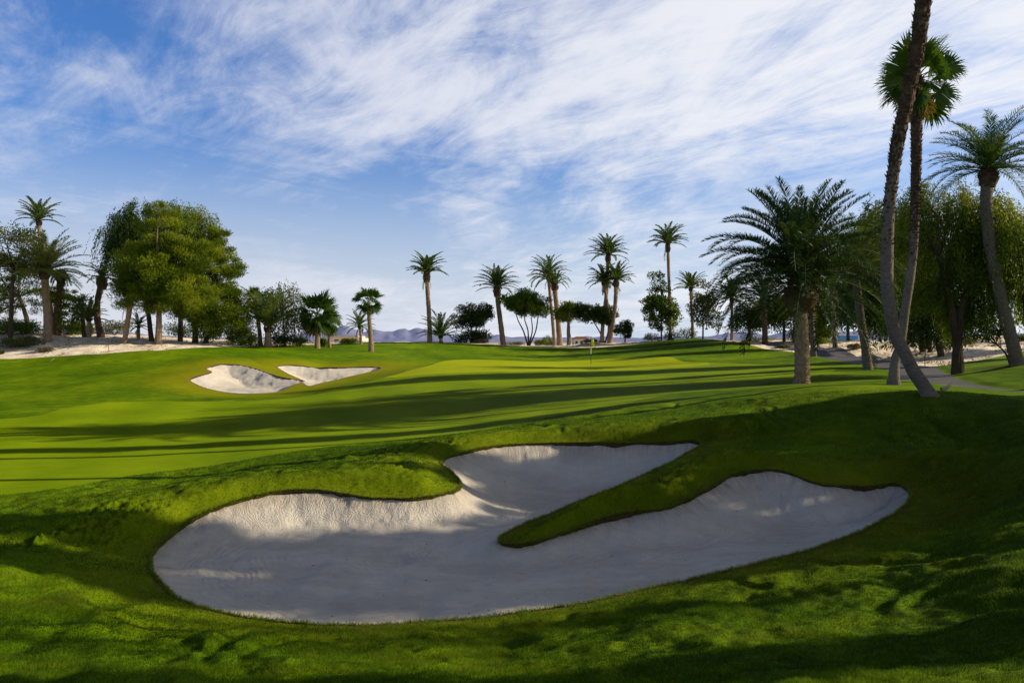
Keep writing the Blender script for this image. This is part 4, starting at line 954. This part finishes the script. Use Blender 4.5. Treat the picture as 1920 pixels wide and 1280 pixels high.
# ------------------------------------------------------------------ marker stakes, debris
M['stake'] = plain('dark_stake', (.05, .06, .07), .6)
for lab, px, py, Y, h in [('thin dark marker stake on the white sand left of the bunker hill', 204, 655, 63.2, .9), ('short dark marker stake on the shaded sand by the path', 1734, 674, 43.2, .65)]:
    P = W(px, py, Y); gz = ground(P[0], Y); b = np.array([P[0], Y, gz]); rt_ = thing('marker_stake', b, lab, 'stake', 'marker stakes')
    mb = MB(); tube(mb, [b + [0, 0, -.1], b + [0, 0, h * .8], b + [.02, 0, h]], [.025, .025, .02], 6); mb.build('post', M['stake'], rt_)
    mb = MB(); tube(mb, [b + [.02, 0, h], b + [.02, 0, h + .05]], [.035, .03], 6); mb.build('cap', M['stake'], rt_)
M['dry_leaf'] = plain('dry_bark_piece', (.45, .35, .22), .8)
for lab, px, py, Y, s_, name in [('dry fallen palm boot lying on the grass below the sand at left', 93, 673, 59.5, .35, 'fallen_frond_base'), ('pale fallen frond piece resting against the nearest leaning trunk', 1765, 728, 21.5, .35, 'fallen_frond_base')]:
    P = W(px, py, Y); x_, y_ = P[0], Y
    if name == 'pebble':
        mb = MB(); n = 6; c_ = np.array([x_, y_, ZC - 3.48 + .01]); tube(mb, [c_ + [0, 0, -.015], c_, c_ + [0, 0, .015], c_ + [0, 0, .022]], [.02, .034, .024, .006], 9, .5, rng.normal(0, .12, (4, 9)))
        tag(mb.build(name, M['stake'], origin=c_, smooth=True), lab, 'pebble')
    else:
        gz = ground(x_, y_); c_ = np.array([x_, y_, gz + .03]); mb = MB()
        tube(mb, [c_, c_ + [s_ * .5, 0, .08], c_ + [s_, .05, .22]], [.07, .045, .015], 7, .5, rng.normal(0, .1, (3, 7)))
        tag(mb.build(name, M['dry_leaf'], origin=c_), lab, 'debris', 'fallen palm pieces')

# ------------------------------------------------------------------ distant buildings
def box(mb, c, s, tint=.5):
    c = np.array(c, float); s = np.array(s, float) / 2
    v = np.array([[x, y, z] for x in (-1, 1) for y in (-1, 1) for z in (-1, 1)]) * s + c
    mb.add(v, [[0, 1, 3, 2], [4, 6, 7, 5], [0, 4, 5, 1], [2, 3, 7, 6], [0, 2, 6, 4], [1, 5, 7, 3]], tint)
M['stucco'] = plain('tan_stucco', (.50, .40, .30), .9); M['stucco_w'] = plain('cream_stucco', (.66, .58, .48), .9); M['roof'] = plain('roof_tile', (.24, .11, .07), .8); M['glass'] = plain('dark_window', (.05, .05, .08), .2); M['shadewall'] = plain('grey_wall', (.30, .28, .32), .9)
def house(label, px, Y, wpx, top_py, flat=True, name='house'):
    P = W(px, 640, Y); gz = ZC - 1.0; H = (640 - top_py) / F * Y + ZC - gz; Wd = wpx * Y / F; b = np.array([P[0], Y, gz])
    rt_ = thing(name, b, label, 'house', 'distant houses')
    mb = MB(); box(mb, b + [0, 3, H * .45], (Wd, 6, H * .9)); mb.build('wall', M['stucco_w'], rt_)
    if flat:
        mb = MB(); box(mb, b + [-Wd * .03, 2.6, H * .93], (Wd * 1.05, 7.2, H * .12)); mb.build('roof', M['stucco'], rt_)
    else:
        mb = MB(); v = b + np.array([[-Wd * .55, -.5, H * .88], [Wd * .55, -.5, H * .88], [Wd * .55, 6.5, H * .88], [-Wd * .55, 6.5, H * .88], [-Wd * .3, 3, H * 1.25], [Wd * .3, 3, H * 1.25]])
        mb.add(v, [[0, 1, 5, 4], [3, 2, 1, 0], [2, 3, 4, 5]]); mb.add(v, [[1, 2, 5], [3, 0, 4]]); mb.build('roof', M['roof'], rt_)
    for x in (-.32, 0, .32):
        mb = MB(); box(mb, b + [x * Wd, -.02, H * .45], (Wd * .16, .1, H * .38)); mb.build('window', M['glass'], rt_)
house('low cream house with a flat roof between the fan palms, far away', 648, 150, 52, 629, True)
house('wide cream wing of a far house behind the little feather palm', 672, 165, 22, 633, True)
house('distant house with a brown hipped roof above the sand left of the flagstick', 1090, 190, 28, 634, False)
house('far pale building seen between the palm trunks at right', 1465, 180, 60, 634, True, 'low_building')
# blue utility box / cart far right
P = W(1586, 636, 110); b = np.array([P[0], 110, ZC - 1.0]); M['blue'] = plain('blue_panel', (.05, .22, .45), .5); M['tyre'] = plain('dark_rubber', (.03, .03, .03), .8)
rt_ = thing('utility_trailer', b, 'small blue utility trailer parked beyond the sand between palm trunks', 'trailer')
mb = MB(); box(mb, b + [0, 0, 1.15], (2.6, 1.6, 1.3)); mb.build('body', M['blue'], rt_)
mb = MB(); box(mb, b + [0, 0, 1.86], (2.8, 1.8, .1)); mb.build('roof', M['stucco_w'], rt_)
for sx in (-.7, .7):
    mb = MB(); tube(mb, [b + [sx, -.85, .28], b + [sx, -.65, .28]], .28, 14); mb.build('wheel', M['tyre'], rt_)

# ------------------------------------------------------------------ distant mountains
m, N, out = new_mat('mountain_rock_painted_haze')
t = N.noise(pos(N, .002, .002, .004), 1.0, 6, .65)
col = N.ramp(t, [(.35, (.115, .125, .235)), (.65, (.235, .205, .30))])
b = N.n('ShaderNodeBsdfPrincipled', inp={'Base Color': col, 'Roughness': 1.0, 'Specular IOR Level': 0.0, 'Emission Color': (.30, .36, .55, 1), 'Emission Strength': .35})  # aerial haze painted in: bluish rock colours plus a faint blue glow
N.t.links.new(b.outputs[0], out.inputs[0])
prof = [(-400,622),(0,620),(120,616),(220,622),(300,632),(420,634),(540,632),(572,624),(582,620),(600,624),(618,622),(640,612),(650,613),(662,618),(678,623),(700,620),(716,621),(735,622),(752,619),(760,617),(768,620),(780,616),(795,618),(815,624),(840,630),(870,631),(905,631),(935,629),(960,633),
        (1050,634),(1120,632),(1200,634),(1330,632),(1360,625),(1400,624),(1440,630),(1470,622),(1500,618),(1540,626),(1600,622),(1625,616),(1650,624),(1720,622),(1760,628),(1860,626),(2300,618)]
D0 = 4200.0
pxs = np.arange(-400, 2300, 4.0); top_ = np.interp(pxs, [p[0] for p in prof], [p[1] for p in prof])
nz1 = fbm(pxs * .06, pxs * 0 + 3, 4, 70) * 3.0
hts = (HY - (top_ - nz1 * .8)) / F * D0 + 6
rows = np.linspace(-1, 1, 25); V = []
for j, r_ in enumerate(rows):
    shp = (1 - abs(r_)) ** .9
    xs = (pxs - CX) / F * (D0 + 0 * pxs); ys = D0 + r_ * 600 + 0 * pxs
    ridge = 1 + .45 * (fbm(pxs * .045 + 9, ys * .006, 4, 75)) * (1 - shp) * 2
    V.append(np.stack([xs * (ys / D0), ys, ZC - 4 + (hts + 2) * shp * ridge], 1))
V = np.concatenate(V); nP = len(pxs)
f = [[j * nP + i, j * nP + i + 1, (j + 1) * nP + i + 1, (j + 1) * nP + i] for j in range(24) for i in range(nP - 1)]
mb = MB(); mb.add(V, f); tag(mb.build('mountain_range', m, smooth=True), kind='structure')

# ================================================================== CAMERA, LIGHT, SKY
sc = bpy.context.scene
cam = bpy.data.cameras.new('camera'); co = bpy.data.objects.new('camera', cam); C.objects.link(co)
cam.lens = 28.0; cam.sensor_width = 36; cam.clip_start = .05; cam.clip_end = 30000
co.location = (0, 0, ZC); co.rotation_euler = (math.radians(90), 0, 0); sc.camera = co
sun = bpy.data.lights.new('sun', 'SUN'); so = bpy.data.objects.new('sun', sun); C.objects.link(so)
sun.energy = 5.0; sun.angle = math.radians(.5); sun.color = (1.0, .85, .62)
d = Vector((math.cos(SUN_AZ) * math.cos(SUN_EL), math.sin(SUN_AZ) * math.cos(SUN_EL), math.sin(SUN_EL)))
so.rotation_euler = d.to_track_quat('Z', 'Y').to_euler(); so.location = (40, 8, 30)
w = bpy.data.worlds.new('World'); sc.world = w; w.use_nodes = True; w.node_tree.nodes.clear(); N = NT(w.node_tree)
out = N.n('ShaderNodeOutputWorld'); bg = N.n('ShaderNodeBackground')
sky = N.n('ShaderNodeTexSky', sky_type='NISHITA'); sky.sun_disc = False; sky.sun_elevation = math.radians(22); sky.sun_rotation = math.radians(90) - SUN_AZ
sky.sun_elevation = SUN_EL; sky.air_density = 1.2; sky.dust_density = .6; sky.ozone_density = 3.0
tcn = N.n('ShaderNodeTexCoord'); dirv = tcn.outputs['Generated']
sp = N.n('ShaderNodeSeparateXYZ'); N.t.links.new(dirv, sp.inputs[0]); dx, dy, dz_ = sp.outputs
zz = N.math('ADD', N.math('MAXIMUM', dz_, 0.0), .10)
u = N.math('DIVIDE', dx, zz); v = N.math('DIVIDE', dy, zz)
cv = N.n('ShaderNodeCombineXYZ'); N.t.links.new(u, cv.inputs[0]); N.t.links.new(v, cv.inputs[1])
def mapped(rot, sx, sy, loc=(0, 0, 0)):
    mp = N.n('ShaderNodeMapping'); N.t.links.new(cv.outputs[0], mp.inputs[0]); mp.inputs['Rotation'].default_value = (0, 0, rot); mp.inputs['Scale'].default_value = (sx, sy, 1); mp.inputs['Location'].default_value = loc; return mp.outputs[0]
def axes(az, sa, sc_, loc):
    a = math.radians(az); d0, d1 = math.sin(a), math.cos(a)
    al = N.math('ADD', N.math('MULTIPLY', u, d0 * sa), N.math('MULTIPLY', v, d1 * sa))
    ac = N.math('ADD', N.math('MULTIPLY', u, d1 * sc_), N.math('MULTIPLY', v, -d0 * sc_))
    c_ = N.n('ShaderNodeCombineXYZ'); N.t.links.new(al, c_.inputs[0]); N.t.links.new(ac, c_.inputs[1]); c_.inputs[2].default_value = loc
    return c_.outputs[0]
wp = N.noise(axes(20, .5, .5, 9.5), 1.0, 3, .5)
n1 = N.noise(axes(-20, .34, .68, 3.1), 1.0, 9, .62, 1.1)
n2 = N.noise(axes(-26, .75, 2.2, 1.7), 1.0, 10, .68, 1.6)
n4 = N.noise(axes(52, .60, 2.2, 4.4), 1.0, 10, .68, 1.5)
n3 = N.noise(axes(0, .55, .75, 5.5), 1.0, 4, .55, .6)
n24 = N.mix(N.mapr(wp, .4, .6, 0, 1, True), n2, n4)
cov = N.math('ADD', N.math('MULTIPLY', dx, .13), N.math('MULTIPLY', N.mapr(dz_, .0, .38, 1, 0), .03))
# broad bright veil to the upper right
veil = N.math('MULTIPLY', N.mapr(N.math('ADD', dx, N.math('MULTIPLY', dz_, .75)), .05, .60, 0, 1, True), N.mapr(dz_, .10, .24, 0, 1, True))
cc = N.math('ADD', N.math('ADD', N.math('MULTIPLY', n1, .60), N.math('MULTIPLY', n24, .36)), N.math('MULTIPLY', n3, .46))
cc = N.math('ADD', N.math('ADD', cc, cov), N.math('MULTIPLY', veil, .06))
n5 = N.noise(axes(-40, 2.0, 5.0, 2.2), 1.0, 8, .7, 2.0)
cc = N.math('ADD', cc, N.math('MULTIPLY', N.math('SUBTRACT', n5, .5), .20))
cl = N.mapr(cc, .62, .91, 0, 1, True)
gap = N.math('MULTIPLY', N.mapr(dx, .12, .32, 0, 1, True), N.math('MULTIPLY', N.mapr(dz_, .03, .10, 0, 1, True), N.mapr(dz_, .16, .24, 1, 0, True)))
cl = N.math('MULTIPLY', cl, N.math('SUBTRACT', .92, N.math('MULTIPLY', gap, .5)), clamp=True)
tint = N.mix(1.0, sky.outputs[0], (.46, .76, 1.30), 'MULTIPLY')
skyc = N.mix(1.0, tint, (.125, .125, .125), 'MULTIPLY')
hz = N.mapr(dz_, .0, .27, .88, .0, True)
base = N.mix(hz, skyc, N.mix(N.mapr(dx, -.5, .5, 0, 1), (.74, .74, .80), (.58, .70, .90)))
ccol = N.mix(N.mapr(dx, -.4, .45, 0, 1, True), (.72, .75, .86), (.93, .94, .97))
fin = N.mix(cl, base, ccol)
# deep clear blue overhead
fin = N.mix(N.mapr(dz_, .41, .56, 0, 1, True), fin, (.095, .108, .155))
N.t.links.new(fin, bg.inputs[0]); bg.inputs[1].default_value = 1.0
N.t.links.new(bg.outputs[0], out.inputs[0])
sc.view_settings.view_transform = 'Standard'; sc.view_settings.look = 'None'; sc.view_settings.exposure = 0; sc.view_settings.gamma = 1
sc.cycles.max_bounces = 5; sc.cycles.diffuse_bounces = 3; sc.cycles.transmission_bounces = 3; sc.cycles.use_denoising = True
